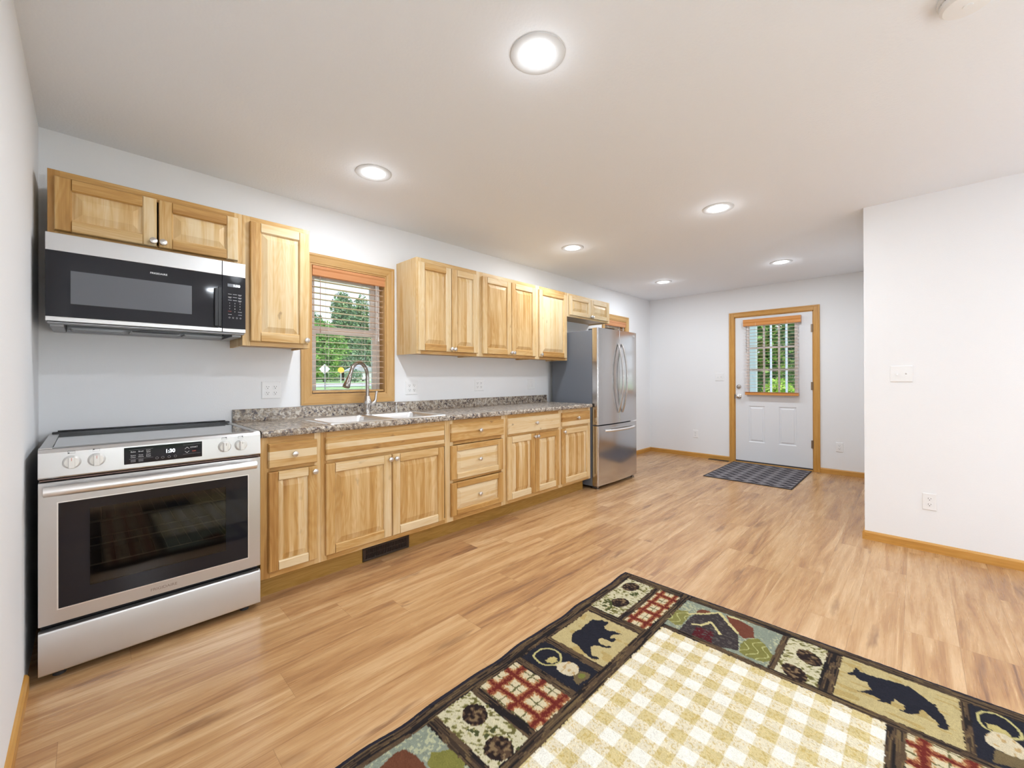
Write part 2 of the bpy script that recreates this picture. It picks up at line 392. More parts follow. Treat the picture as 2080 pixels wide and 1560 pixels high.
def counter_mat():
    m, n, b = newmat('granite_look_laminate')
    t = n.nodes.new('ShaderNodeTexCoord')
    def nz(s, d=5, dist=0, off=0, rg=.6):
        mp = n.nodes.new('ShaderNodeMapping'); mp.inputs['Location'].default_value = (off, off*2, off*3); n.links.new(t.outputs['Object'], mp.inputs[0])
        q = n.nodes.new('ShaderNodeTexNoise'); q.inputs['Scale'].default_value = s; q.inputs['Detail'].default_value = d; q.inputs['Distortion'].default_value = dist; q.inputs['Roughness'].default_value = rg
        n.links.new(mp.outputs[0], q.inputs['Vector']); return q.outputs['Fac']
    base = ramp(n, [(.32, srgb(92, 82, 76)), (.42, srgb(138, 124, 110)), (.5, srgb(172, 158, 140)), (.6, srgb(204, 196, 184)), (.7, srgb(152, 136, 116))]); n.links.new(nz(38, 6, .6), base.inputs[0])
    dk = ramp(n, [(.51, (0, 0, 0)), (.58, (1, 1, 1))]); n.links.new(nz(58, 6, .7, 5), dk.inputs[0])
    big = ramp(n, [(.40, (.35, .35, .35)), (.62, (1, 1, 1))]); n.links.new(nz(11, 3, .5, 9), big.inputs[0])
    c = mixc(n, mth(n, 'MULTIPLY', dk.outputs[0], mth(n, 'MULTIPLY', big.outputs[0], 1.0)), base.outputs[0], srgb(56, 52, 64))
    br = ramp(n, [(.58, (0, 0, 0)), (.64, (1, 1, 1))]); n.links.new(nz(85, 5, .5, 14), br.inputs[0])
    c = mixc(n, mth(n, 'MULTIPLY', br.outputs[0], .75), c, srgb(92, 66, 48))
    li = ramp(n, [(.62, (0, 0, 0)), (.68, (1, 1, 1))]); n.links.new(nz(75, 5, .5, 21), li.inputs[0])
    c = mixc(n, mth(n, 'MULTIPLY', li.outputs[0], .8), c, srgb(232, 226, 214))
    n.links.new(c, b.inputs['Base Color']); b.inputs['Roughness'].default_value = .24
    bp = n.nodes.new('ShaderNodeBump'); bp.inputs['Strength'].default_value = .1; bp.inputs['Distance'].default_value = .001
    n.links.new(nz(120, 3), bp.inputs['Height']); n.links.new(bp.outputs[0], b.inputs['Normal'])
    return m
COUNTER = counter_mat()

def vcol_mat(name, rough=.95, bump=.6, bscale=600, amt=.25):
    m, n, b = newmat(name); a = n.nodes.new('ShaderNodeVertexColor'); a.layer_name = 'col'
    t = n.nodes.new('ShaderNodeTexCoord'); q = n.nodes.new('ShaderNodeTexNoise'); q.inputs['Scale'].default_value = bscale; q.inputs['Detail'].default_value = 3
    n.links.new(t.outputs['Object'], q.inputs['Vector'])
    mr = n.nodes.new('ShaderNodeMapRange'); mr.inputs[1].default_value = .3; mr.inputs[2].default_value = .7; mr.inputs[3].default_value = 1-amt; mr.inputs[4].default_value = 1+amt; n.links.new(q.outputs['Fac'], mr.inputs[0])
    vm = n.nodes.new('ShaderNodeVectorMath'); vm.operation = 'SCALE'; n.links.new(a.outputs['Color'], vm.inputs[0]); n.links.new(mr.outputs[0], vm.inputs['Scale'])
    n.links.new(vm.outputs[0], b.inputs['Base Color']); b.inputs['Roughness'].default_value = rough; b.inputs['Specular IOR Level'].default_value = .15
    bp = n.nodes.new('ShaderNodeBump'); bp.inputs['Strength'].default_value = bump; bp.inputs['Distance'].default_value = .003
    n.links.new(q.outputs['Fac'], bp.inputs['Height']); n.links.new(bp.outputs[0], b.inputs['Normal']); return m
PILE = vcol_mat('woven_pile')
MATP = vcol_mat('entrance_mat_pile', bscale=400)

def leafmat(name, c1, c2, c3):
    m, n, b = newmat(name); t = n.nodes.new('ShaderNodeTexCoord'); q = n.nodes.new('ShaderNodeTexNoise'); q.inputs['Scale'].default_value = .7; q.inputs['Detail'].default_value = 8
    q.inputs['Roughness'].default_value = .75
    n.links.new(t.outputs['Object'], q.inputs['Vector']); c = ramp(n, [(.35, c1), (.5, c2), (.66, c3)]); n.links.new(q.outputs['Fac'], c.inputs[0])
    n.links.new(c.outputs[0], b.inputs['Base Color']); b.inputs['Roughness'].default_value = .6; return m
LEAF1 = leafmat('leaves_mid_green', srgb(74, 118, 62), srgb(118, 166, 78), srgb(178, 206, 96))
LEAF2 = leafmat('leaves_dark_green', srgb(72, 104, 82), srgb(112, 146, 104), srgb(156, 182, 128))
LEAF3 = leafmat('leaves_bright', srgb(110, 160, 50), srgb(160, 200, 70), srgb(205, 225, 100))
BARK = plain('bark', (.07, .055, .045), rough=.9, bump=.5, bscale=20)
GRASS = leafmat('lawn', srgb(120, 158, 90), srgb(150, 182, 108), srgb(180, 200, 128))
ROAD = plain('asphalt_road', (.50, .50, .50), rough=.9, bump=.2, bscale=30)

# ================================================================== the room
H = 2.4365; LX = 6.604; PX = 4.199; PY = -2.80; BY = -5.9
W1 = (1.289, 1.885, 1.067, 2.022); W2 = (5.225, 5.821, 1.067, 2.022)
DY0, DY1, DZ = -1.250, -2.160, 2.036

m = MB(); m.box(-.2, 6.8, BY-.2, .2, -.12, 0, tone=.3)
o = struct(build('floor', m, FLOOR, smooth=False)); o['label'] = 'warm brown wood-look plank floor'
m = MB(); m.box(-.2, 6.8, BY-.2, .2, H, H+.15); struct(build('ceiling', m, CEIL, smooth=False))
m = MB(); xs = [-.15, W1[0], W1[1], W2[0], W2[1], LX+.16]
m.box(xs[0], xs[1], 0, .16, 0, H); m.box(xs[2], xs[3], 0, .16, 0, H); m.box(xs[4], xs[5], 0, .16, 0, H)
for w in (W1, W2): m.box(w[0], w[1], 0, .16, 0, w[2]); m.box(w[0], w[1], 0, .16, w[3], H)
struct(build('wall_kitchen', m, WALL, smooth=False))
m = MB(); m.box(-.15, 0, BY, 0, 0, H); struct(build('wall_left', m, WALL, smooth=False))
m = MB(); m.box(LX, LX+.16, DY0, 0, 0, H); m.box(LX, LX+.16, PY, DY1, 0, H); m.box(LX, LX+.16, DY1, DY0, DZ, H)
struct(build('wall_far', m, WALL, smooth=False))
m = MB(); m.box(PX, PX+.12, BY, PY, 0, H); struct(build('wall_right', m, WALL, smooth=False))
m = MB(); m.box(PX+.12, LX+.16, PY-.12, PY, 0, H); struct(build('wall_hall', m, WALL, smooth=False))
m = MB(); bx0, bx1, bz0, bz1 = .35, 2.25, .12, 2.05
m.box(-.15, bx0, BY-.15, BY, 0, H); m.box(bx1, PX+.12, BY-.15, BY, 0, H); m.box(bx0, bx1, BY-.15, BY, 0, bz0); m.box(bx0, bx1, BY-.15, BY, bz1, H)
struct(build('wall_back', m, WALL, smooth=False))
m = MB()
for a, b in ((bx0, bx0+.06), (bx0+.92, bx0+.98), (bx1-.06, bx1)): m.box(a, b, BY-.1, BY-.04, bz0, bz1)
m.box(bx0, bx1, BY-.1, BY-.04, bz0, bz0+.07); m.box(bx0, bx1, BY-.1, BY-.04, bz1-.07, bz1)
wb = struct(build('window_3', m, VINYL))
m = MB(); m.box(bx0+.05, bx1-.05, BY-.072, BY-.068, bz0+.05, bz1-.05); build('pane', m, PANE, wb, smooth=False)

# baseboards
BB = .063
def baseboard(name, axis, a0, a1, face, sgn):
    """profile sits on the wall plane 'face' and stands out by sgn"""
    mb = MB(); t = .013
    pr = [(0, 0), (t, 0), (t, BB-.012), (t*.55, BB-.002), (0, BB)]
    if axis == 'x': mb.prism([(face+sgn*p, z) for p, z in pr], 'x', a0, a1, (.45, 0))
    else:
        n = len(pr); V = [(face+sgn*p, a, z) for a in (a0, a1) for p, z in pr]
        ou = R.uniform(0, 50)
        mb.mesh(V, [(k, (k+1) % n, n+(k+1) % n, n+k) for k in range(n)]+[tuple(range(n)), tuple(range(n, 2*n))], (.45, 0), lambda p: (p[1]+ou, p[0]+p[2]))
    return struct(build(name, mb, OAK, smooth=False))
baseboard('baseboard_kitchen', 'x', 4.865, LX, 0, -1)
baseboard('baseboard_far', 'y', -1.188, 0, LX, -1)
baseboard('baseboard_far.001', 'y', PY, -2.216, LX, -1)
baseboard('baseboard_right', 'y', BY, PY-.0, PX, -1)
baseboard('baseboard_hall', 'x', PX-.013, LX, PY, 1)
baseboard('baseboard_left', 'y', BY, -.655, 0, 1)
baseboard('baseboard_back', 'x', 0, PX, BY, 1)

# ------------------------------------------------------------------ windows over the kitchen wall
def window(name, w):
    x0, x1, z0, z1 = w; cw = .067
    mb = MB()                                                       # oak jamb lining
    mb.box(x0, x0+.012, .0, .16, z0, z1, 'z', .4); mb.box(x1-.012, x1, .0, .16, z0, z1, 'z', .4)
    mb.box(x0+.012, x1-.012, .0, .16, z1-.012, z1, 'x', .4); mb.box(x0+.012, x1-.012, .0, .16, z0, z0+.012, 'x', .4)
    root = struct(build(name, mb, CASE, smooth=False))
    for nm, a, b, c, d, g in (('casing', x0-cw, x0, z0-cw, z1+cw, 'z'), ('casing', x1, x1+cw, z0-cw, z1+cw, 'z'), ('casing', x0, x1, z1, z1+cw, 'x'), ('casing', x0, x1, z0-cw, z0, 'x')):
        mb = MB(); t = R.uniform(.3, .5)
        # stepped colonial profile: thick outer band, thin inner band, mitred corners
        if g == 'z':
            outer_left = a < x0
            xo, xi = (a, b) if outer_left else (b, a)
            sg = 1 if outer_left else -1
            prof = [(0, 0), (0, -.016), (.014, -.018), (.024, -.013), (.050, -.011), (.060, -.008), (.067, -.006), (.067, 0)]
            ou = R.uniform(0, 9)
            V = []
            for end in (0, 1):
                for q, y in prof:
                    zz = (c+q) if end == 0 else (d-q)
                    V.append((xo+sg*q, y, zz))
        else:
            top = c >= z1-.001
            zo, sg = (d, -1) if top else (c, 1)
            prof = [(0, 0), (0, -.016), (.014, -.018), (.024, -.013), (.050, -.011), (.060, -.008), (.067, -.006), (.067, 0)]
            ou = R.uniform(0, 9); V = []
            for end in (0, 1):
                for q, y in prof:
                    xx = (x0-cw+q) if end == 0 else (x1+cw-q)
                    V.append((xx, y, zo+sg*q))
        n = len(prof)
        uvf = (lambda p: (p[2]+ou, p[0]+p[1]+ou)) if g == 'z' else (lambda p: (p[0]+ou, p[2]+p[1]+ou))
        mb.mesh(V, [(k, (k+1) % n, n+(k+1) % n, n+k) for k in range(n)]+[tuple(range(n)), tuple(range(n, 2*n))], (t, 0), uvf)
        build('casing', mb, CASE, root, smooth=False)
    a, b, c, d = x0+.012, x1-.012, z0+.012, z1-.012
    mb = MB()                                                       # vinyl frame
    mb.box(a, a+.025, .085, .158, c, d); mb.box(b-.025, b, .085, .158, c, d)
    mb.box(a+.025, b-.025, .085, .158, d-.02, d); mb.box(a+.025, b-.025, .085, .158, c, c+.008)
    build('window_frame', mb, VINYL, root, bevel=.002)
    def sash(y0, y1, c, d, sw=.038, bot=.03, top=.03):
        mb = MB(); A, B = a+.025, b-.025
        mb.box(A, A+sw, y0, y1, c, d); mb.box(B-sw, B, y0, y1, c, d)
        mb.box(A+sw, B-sw, y0, y1, c, c+bot); mb.box(A+sw, B-sw, y0, y1, d-top, d)
        s = build('sash', mb, VINYL, root, bevel=.002)
        g = MB(); ym = (y0+y1)/2; g.box(A+sw-.004, B-sw+.004, ym-.002, ym+.002, c+bot-.004, d-top+.004)
        build('pane', g, PANE, s, smooth=False)
    sash(.122, .15, 1.545, d-.021, bot=.035, top=.05)
    sash(.090, .118, c+.008, 1.580, sw=.036, bot=.018, top=.055)
    return root
window('window_1', W1); window('window_2', W2)

def slats(mb, x0, x1, yc, zs, dep=.05, tilt=0.0, axis='x'):
    for z in zs:
        t = R.uniform(.25, .45); ou = R.uniform(0, 30)
        n = 6; top = []; bot = []
        for k in range(n+1):
            q = (k/n-.5); top.append((q*dep, .0012+.0014*(1-4*q*q))); bot.append((q*dep, -.0012+.0014*(1-4*q*q)))
        prof = top+bot[::-1]
        if axis == 'x':
            V = [(xx, yc+p, z+h+p*tilt) for xx in (x0, x1) for p, h in prof]; uvf = lambda p: (p[0]+ou, p[1]+ou)
        else:
            V = [(yc+p, xx, z+h+p*tilt) for xx in (x0, x1) for p, h in prof]; uvf = lambda p: (p[1]+ou, p[0]+ou)
        m2 = len(prof)
        mb.mesh(V, [(k, (k+1) % m2, m2+(k+1) % m2, m2+k) for k in range(m2)]+[tuple(range(m2)), tuple(range(m2, 2*m2))], (t, 0), uvf)

def blind_window(w, label):
    x0, x1, z0, z1 = w; x0 += .014; x1 -= .014
    b = thing('wooden_blind', label, 'blind', ((x0+x1)/2, .03, z0+.02))
    mb = MB(); pr = [(-.004, z1-.016), (-.012, z1-.02), (-.012, z1-.036), (-.006, z1-.046), (-.006, z1-.086), (.006, z1-.092), (.008, z1-.016)]
    mb.prism(pr, 'x', x0, x1, (.35, 0)); build('valance', mb, BLIND, b, smooth=False)
    mb = MB(); mb.box(x0+.005, x1-.005, .01, .06, z1-.055, z1-.018); build('headrail', mb, SLAT, b)
    mb = MB(); zz = []; z = z1-.118
    while z > z0+.055: zz.append(z); z -= .0445
    slats(mb, x0+.006, x1-.006, .036, zz, tilt=.02); build('slats', mb, SLAT, b, smooth=False)
    mb = MB(); mb.box(x0+.004, x1-.004, .008, .062, z0+.018, z0+.034, 'x', .35); build('bottom_rail', mb, CASE, b, bevel=.004)
    mb = MB()
    for fx in (.21, .71):
        xx = x0+(x1-x0)*fx
        for yy in (.011, .061): mb.tube([(xx, yy, z1-.06), (xx, yy, z0+.03)], .0008, 6)
        for s in zz: mb.tube([(xx, .011, s-.003), (xx, .061, s-.003)], .0005, 4)
    build('ladder_cords', mb, CORD, b)
    xx = x0+.055
    mb = MB(); mb.tube([(xx, -.002, z1-.09), (xx, -.003, z1-.3), (xx, -.003, z1-.47)], .0022, 8); mb.lathe([(.003, -.03), (.0045, -.02), (.003, 0)], (xx, -.003, z1-.47), n=8)
    build('tilt_cord', mb, plain('wand_brown', (.35, .24, .2), .5), b)
    mb = MB()
    for q in (0, .008, .02): mb.tube([(x1-.075+q, .0, z1-.09), (x1-.075+q, .0, z1-.56+q*3)], .0013, 6)
    mb.lathe([(.002, 0), (.006, -.03), (.003, -.034)], (x1-.055, 0, z1-.5), n=8)
    build('lift_cords', mb, CORD, b)
blind_window(W1, 'honey wood slatted blind in the window behind the kitchen faucet')
blind_window(W2, 'orange wood blind in the far kitchen window, peeking above the refrigerator')

# ------------------------------------------------------------------ entry door
def entry_door():
    mb = MB(); X = LX; cw = .063; y0, y1 = DY0, DY1
    # jamb lining in oak
    mb.box(X, X+.12, y0-.012, y0, 0, DZ, 'z', .45); mb.box(X, X+.12, y1, y1+.012, 0, DZ, 'z', .45); mb.box(X, X+.12, y1, y0, DZ-.012, DZ, 'y', .45)
    root = struct(build('door_1', mb, OAK, smooth=False))
    for k, (a, b, c, d, g) in enumerate(((y0, y0+cw, 0, DZ+cw, 'z'), (y1-cw, y1, 0, DZ+cw, 'z'), (y1, y0, DZ, DZ+cw, 'y'))):
        mb = MB(); t = .38
        mb.box(X-.012, X, a, b, c, d, g, t)
        if g == 'z':
            q = b-.018 if k == 0 else a
            mb.box(X-.018, X-.012, q, q+.018, c, d, g, t)
        else: mb.box(X-.018, X-.012, a-cw+.018, b+cw-.018, d-.018, d, g, t)
        build('casing', mb, OAK, root, bevel=.002)
    mb = MB(); mb.box(X-.012, X+.12, y1+.012, y0-.012, 0, .016, 'y', .4); build('threshold', mb, OAK, root, bevel=.004)
    mb = MB(); mb.box(X+.004, X+.02, y1+.013, y0-.013, .016, .034); build('door_sweep', mb, DARKG, root)
    # slab with lite opening and two embossed panels
    sy0, sy1 = y1+.014, y0-.014; F0, F1 = X+.004, X+.048; sz0, sz1 = .034, DZ-.014
    gy0, gy1, gz0, gz1 = -1.995, -1.405, .955, 1.93
    mb = MB()
    mb.box(F0, F1, sy0, gy0, sz0, sz1); mb.box(F0, F1, gy1, sy1, sz0, sz1); mb.box(F0, F1, gy0, gy1, gz1, sz1)
    # lower zone is a front sheet with panel holes
    pz0, pz1 = .298, .797; P = [(-1.978, -1.780), (-1.622, -1.427)]
    mb.box(F0+.012, F1, gy0, gy1, sz0, gz0)
    mb.box(F0, F0+.012, gy0, gy1, pz1, gz0); mb.box(F0, F0+.012, gy0, gy1, sz0, pz0)
    mb.box(F0, F0+.012, gy0, P[0][0], pz0, pz1); mb.box(F0, F0+.012, P[0][1], P[1][0], pz0, pz1); mb.box(F0, F0+.012, P[1][1], gy1, pz0, pz1)
    slab = build('door_slab', mb, DOORW, root, smooth=False)
    for a, b in P:
        mb = MB(); r = lambda i, x: [(x, a+i, pz0+i), (x, b-i, pz0+i), (x, b-i, pz1-i), (x, a+i, pz1-i)]
        mb.loft([r(0, F0), r(.010, F0+.009), r(.020, F0+.009), r(.034, F0+.001)]); build('panel', mb, DOORW, slab, smooth=False)
    mb = MB(); f = .035
    for a, b, c, d in ((gy0, gy0+f, gz0, gz1), (gy1-f, gy1, gz0, gz1), (gy0+f, gy1-f, gz0, gz0+f), (gy0+f, gy1-f, gz1-f, gz1)): mb.box(F0-.012, F0+.02, a, b, c, d)
    iy0, iy1, iz0, iz1 = gy0+f, gy1-f, gz0+f, gz1-f
    for k in (1, 2):
        yy = iy0+(iy1-iy0)*k/3; mb.box(F0-.004, F0+.016, yy-.011, yy+.011, iz0, iz1)
        zz = iz0+(iz1-iz0)*k/3; mb.box(F0-.0035, F0+.0155, iy0, iy1, zz-.011, zz+.011)
    build('window_grille', mb, GRILLE, slab, bevel=.003)
    mb = MB(); mb.box(F0+.022, F0+.026, gy0+.01, gy1-.01, gz0+.01, gz1-.01); build('pane', mb, PANE, slab, smooth=False)
    mb = MB(); c = (F0, -1.307, 1.058); mb.lathe([(.031, 0), (.031, -.006), (.027, -.012), (.012, -.013), (.012, -.02)], c, 'x'); mb.box(F0-.032, F0-.018, c[1]-.016, c[1]+.016, c[2]-.005, c[2]+.005)
    build('deadbolt', mb, NICKEL, slab, bevel=.001)
    mb = MB(); c = (F0, -1.307, .925); mb.lathe([(.034, 0), (.034, -.006), (.026, -.012), (.011, -.014), (.011, -.034), (.022, -.042), (.028, -.054), (.026, -.066), (.015, -.074), (0, -.076)], c, 'x')
    build('door_knob', mb, NICKEL, slab)
    for z in (1.81, 1.078, .34):
        mb = MB(); mb.tube([(X-.002, y1+.012, z-.05), (X-.002, y1+.012, z+.05)], .007, 8); mb.box(X+.0, X+.003, y1+.013, y1+.03, z-.05, z+.05); build('hinge', mb, BRONZE, slab)
    mb = MB(); mb.box(X-.002, X+.004, y0-.013, y0-.001, .89, .95); build('strike_plate', mb, BRONZE, root)
    # blind hung on the door
    b = thing('wooden_blind', 'small wooden slat blind with orange valance mounted on the white entry door', 'blind', (X-.03, -1.70, .94))
    mb = MB(); xa, xb = X-.066, X-.0025
    va, vb = -2.035, -1.378
    pr = [(xa+.004, 1.982), (xa, 1.972), (xa, 1.945), (xa+.006, 1.93), (xa+.004, 1.898), (xa+.010, 1.892), (xa+.014, 1.896), (xa+.014, 1.982)]
    V = [(p, a, z) for a in (va, vb) for p, z in pr]; n = len(pr)
    mb.mesh(V, [(k, (k+1) % n, n+(k+1) % n, n+k) for k in range(n)]+[tuple(range(n)), tuple(range(n, 2*n))], (.4, 0), lambda p: (p[1], p[0]+p[2]))
    mb.box(xa+.014, xb, va, va+.01, 1.892, 1.982, 'z', .4); mb.box(xa+.014, xb, vb-.01, vb, 1.892, 1.982, 'z', .4)
    build('valance', mb, BLINDD, b, smooth=False)
    mb = MB(); mb.box(xa+.016, xb-.0, va+.03, vb-.03, 1.93, 1.975); build('headrail', mb, SLAT, b)
    sa, sb = -2.010, -1.400
    zz = []; z = 1.885
    while z > 1.015: zz.append(z); z -= .044
    mb = MB(); slats(mb, sa, sb, X-.042, zz, axis='y', dep=.048); build('slats', mb, SLAT, b, smooth=False)
    mb = MB(); mb.box(X-.066, X-.012, sa, sb, .950, .980, 'y', .4); mb.box(X-.067, X-.009, sa-.002, sb+.002, .982, .990, 'y', .9); build('bottom_rail', mb, BLINDD, b, bevel=.002)
    mb = MB()
    for yy in (sa+.12, sb-.13):
        for xx in (X-.067, X-.017): mb.tube([(xx, yy, 1.93), (xx, yy, .985)], .0009, 6)
    build('ladder_cords', mb, CORD, b)
    mb = MB(); mb.tube([(X-.070, sb-.02, 1.895), (X-.070, sb-.02, 1.53)], .002, 6); build('tilt_cord', mb, DARKG, b)
entry_door()

# ------------------------------------------------------------------ recessed ceiling lights
def downlight():
    c = thing('recessed_light', '', 'ceiling light', (0, 0, H), group='recessed ceiling lights')
    mb = MB(); mb.lathe([(.105, 0), (.104, -.004), (.096, -.007), (.078, -.005), (.070, -.002), (.070, 0)], (0, 0, H), n=48); build('trim_ring', mb, TRIMW, None)
    o = bpy.data.objects['trim_ring']; o.parent = c; o.data.transform(Matrix.Translation((0, 0, -H)))
    mb = MB(); mb.lathe([(.070, -.0025), (.040, -.006), (0, -.008)], (0, 0, 0), n=48)
    o = build('lens', mb, LENS, None); o.parent = c
    L = bpy.data.lights.new('lamp', 'AREA'); L.shape = 'DISK'; L.size = .13; L.energy = CAN_POWER; L.color = LAMP_COL
    lo = bpy.data.objects.new('lamp', L); COL.objects.link(lo); lo.parent = c; lo.location = (0, 0, -.012)
    L2 = bpy.data.lights.new('lamp_glow', 'POINT'); L2.energy = CAN_POWER*.04; L2.shadow_soft_size = .05; L2.color = LAMP_COL
    lo = bpy.data.objects.new('lamp_glow', L2); COL.objects.link(lo); lo.parent = c; lo.location = (0, 0, -.075)
    return c
dl = downlight(); GX = (1.392, 3.442, 5.453); GY = (-.738, -2.040)
labels = ['round recessed ceiling light, the largest and nearest, high above the open floor', 'round recessed ceiling light above the sink and kitchen window',
          'round recessed ceiling light in the middle of the row farther from the cabinets', 'round recessed ceiling light above the countertop in front of the refrigerator',
          'round recessed ceiling light nearest the entry door', 'small round recessed ceiling light in the far corner past the refrigerator']
k = 0
for gx in GX:
    for gy in (-2.040, -.738):
        if k == 0: dl.location = (gx, gy, H); dl['label'] = labels[0]
        else: copy_thing(dl, (gx, gy, H), labels[k])
        k += 1
for gx, gy, lb in ((1.392, -3.342, 'round recessed ceiling light just above and beside the viewer, outside the frame'), (1.392, -4.644, 'added recessed fill light in the ceiling farthest behind the viewer')):  # the rearmost one is added out of view for more brightness
    copy_thing(dl, (gx, gy, H), lb)
# globe fill lamps added out of view behind the viewer to brighten the room
def added_fill_lamp(x, y, label, power=1.0):
    t = thing('added_fill_lamp', label, 'added fill lamp', (x, y, 0), group='added fill lamps behind the viewer')
    mb = MB(); mb.lathe([(.13, 0), (.13, .012), (.02, .028), (.012, .04)], (x, y, 0), n=28); build('base', mb, NICKEL, t)
    mb = MB(); mb.tube([(x, y, .03), (x, y, 1.03)], .010, 10); build('pole', mb, NICKEL, t)
    mb = MB(); mb.lathe([(.001, 0)]+[(.13*sin(pi*k/16), .13-.13*cos(pi*k/16)) for k in range(1, 16)]+[(.001, .26)], (x, y, 1.02), n=32)
    build('lamp_globe', mb, FILL_GLOW, t)
    L = bpy.data.lights.new('lamp', 'POINT'); L.energy = FILL_POWER*power; L.shadow_soft_size = .14; L.color = LAMP_COL
    lo = bpy.data.objects.new('lamp', L); COL.objects.link(lo); lo.parent = t; lo.location = (0, 0, 1.15)
added_fill_lamp(.62, -4.45, 'added globe fill lamp behind the viewer, beside the left wall', 1.45)
added_fill_lamp(2.75, -4.75, 'added globe fill lamp behind the viewer, nearest the partition')
added_fill_lamp(2.30, -5.45, 'added globe fill lamp behind the viewer, in front of the back window frame')

# smoke detector
t = thing('smoke_detector', 'round white smoke detector on the ceiling at the top right', 'smoke detector', (2.19, -3.195, H))
c = (2.19, -3.195, H)
mb = MB(); mb.lathe([(.072, 0), (.072, -.010), (.069, -.013)], c, n=40); build('mounting_plate', mb, WHITE, t)
mb = MB(); mb.lathe([(.064, -.013), (.067, -.02), (.066, -.030), (.058, -.038), (.030, -.041), (0, -.041)], c, n=40); build('cover', mb, WHITE, t)
mb = MB()
for k in range(20):
    a = 2*pi*k/20; mb.box(c[0]+.060*cos(a)-.004, c[0]+.060*cos(a)+.004, c[1]+.060*sin(a)-.004, c[1]+.060*sin(a)+.004, c[2]-.0165, c[2]-.0125)
build('vent_slots', mb, DARKG, t)
mb = MB(); mb.lathe([(.012, -.041), (.012, -.0435), (0, -.0435)], c, n=20); build('test_button', mb, WHITE, t)

# ------------------------------------------------------------------ outlets and switches
def plate(name, label, cat, cx, cz, gangs, kinds, wall, face, group=None):
    """wall 'y' : plate on y=face looking -y, cx along x; wall 'x': plate on x=face looking -x, cx along y"""
    w = (.070 if gangs == 1 else .118); h = .114
    loc = (cx, face, cz-h/2) if wall == 'y' else (face, cx, cz-h/2)
    t = thing(name, label, cat, loc, group)
    def place(mb):
        if wall == 'x': mb.v = [(face+(p[1]), cx-(p[0]), p[2]) for p in mb.v]
        else: mb.v = [(cx+p[0], face+p[1], p[2]) for p in mb.v]
        return mb
    mb = MB(); r = lambda i, y: [(-w/2+i, y, cz-h/2+i), (w/2-i, y, cz-h/2+i), (w/2-i, y, cz+h/2-i), (-w/2+i, y, cz+h/2-i)]
    mb.loft([r(0, 0), r(0, -.003), r(.004, -.006)]); build('wall_plate', place(mb), WHITE, t)
    for gi in range(gangs):
        gx = 0 if gangs == 1 else (-.023+.046*gi)
        kd = kinds[gi]
        if kd == 'outlet':
            for s in (-.0195, .0195):
                mb = MB(); zc = cz+s
                ring = lambda y, q: [(gx+max(-.0155, min(.0155, (.0175-q)*cos(2*pi*k/24))), y, zc+(.0145-q)*sin(2*pi*k/24)) for k in range(24)]
                mb.loft([ring(-.006, -.001), ring(-.0075, 0)]); b = build('receptacle', place(mb), WHITE, t)
                mb = MB()
                mb.box(gx-.0075, gx-.0055, -.0082, -.0070, zc-.0005, zc+.0080); mb.box(gx+.0055, gx+.0075, -.0082, -.0070, zc+.0005, zc+.0075)
                mb.lathe([(.0026, -.0070), (.0026, -.0082), (0, -.0082)], (gx, 0, zc-.0065), 'y', 10); build('slots', place(mb), INK, b)
            mb = MB(); mb.lathe([(.003, -.006), (.0028, -.0072), (0, -.0074)], (gx, 0, cz), 'y', 10); build('screw', place(mb), WHITE, t)
        elif kd == 'rocker':
            mb = MB(); mb.box(gx-.0165, gx+.0165, -.0095, -.006, cz-.033, cz+.033); mb.box(gx-.014, gx+.014, -.012, -.009, cz-.030, cz+.0); build('rocker', place(mb), WHITE, t, bevel=.001)
        else:
            upd = kd == 'up'
            mb = MB(); mb.box(gx-.0055, gx+.0055, -.0075, -.006, cz-.0125, cz+.0125); build('switch_slot', place(mb), INKG if False else WHITE, t)
            mb = MB(); d = .008 if upd else -.008
            mb.mesh([(gx-.0045, -.006, cz-.006), (gx+.0045, -.006, cz-.006), (gx+.0045, -.006, cz+.006), (gx-.0045, -.006, cz+.006),
                     (gx-.0035, -.018, cz-.003+d), (gx+.0035, -.018, cz-.003+d), (gx+.0035, -.018, cz+.003+d), (gx-.0035, -.018, cz+.003+d)],
                    [(0, 1, 2, 3), (4, 5, 6, 7), (0, 1, 5, 4), (1, 2, 6, 5), (2, 3, 7, 6), (3, 0, 4, 7)]); build('toggle', place(mb), WHITE, t)
            for s in (-.03, .03):
                mb = MB(); mb.lathe([(.003, -.006), (.0028, -.0072), (0, -.0074)], (gx, 0, cz+s), 'y', 10); build('screw', place(mb), WHITE, t)
    return t
plate('wall_outlet', 'white double-gang outlet above the counter between range and window', 'outlet', 1.036, 1.113, 2, ['outlet']*2, 'y', 0)
plate('wall_outlet', 'white double-gang outlet just right of the kitchen window casing', 'outlet', 2.123, 1.108, 2, ['outlet']*2, 'y', 0)
plate('wall_outlet', 'white double-gang outlet above the middle of the long countertop', 'outlet', 2.895, 1.121, 2, ['outlet']*2, 'y', 0)
plate('light_switch', 'white two-rocker switch above the countertop beside the refrigerator', 'light switch', 3.676, 1.122, 2, ['rocker']*2, 'y', 0)
plate('light_switch', 'white two-toggle switch on the far wall left of the entry door', 'light switch', -1.055, 1.197, 2, ['down', 'up'], 'x', LX)
plate('wall_outlet', 'white outlet low on the far wall left of the entry door', 'outlet', -.716, .343, 1, ['outlet'], 'x', LX)
plate('wall_outlet', 'white outlet low on the far wall right of the entry door', 'outlet', -2.410, .336, 1, ['outlet'], 'x', LX)
plate('light_switch', 'white two-toggle switch on the nearest right-hand wall', 'light switch', -2.999, 1.211, 2, ['down', 'up'], 'x', PX)
plate('wall_outlet', 'white outlet low on the nearest right-hand wall above its baseboard', 'outlet', -3.134, .340, 1, ['outlet'], 'x', PX)

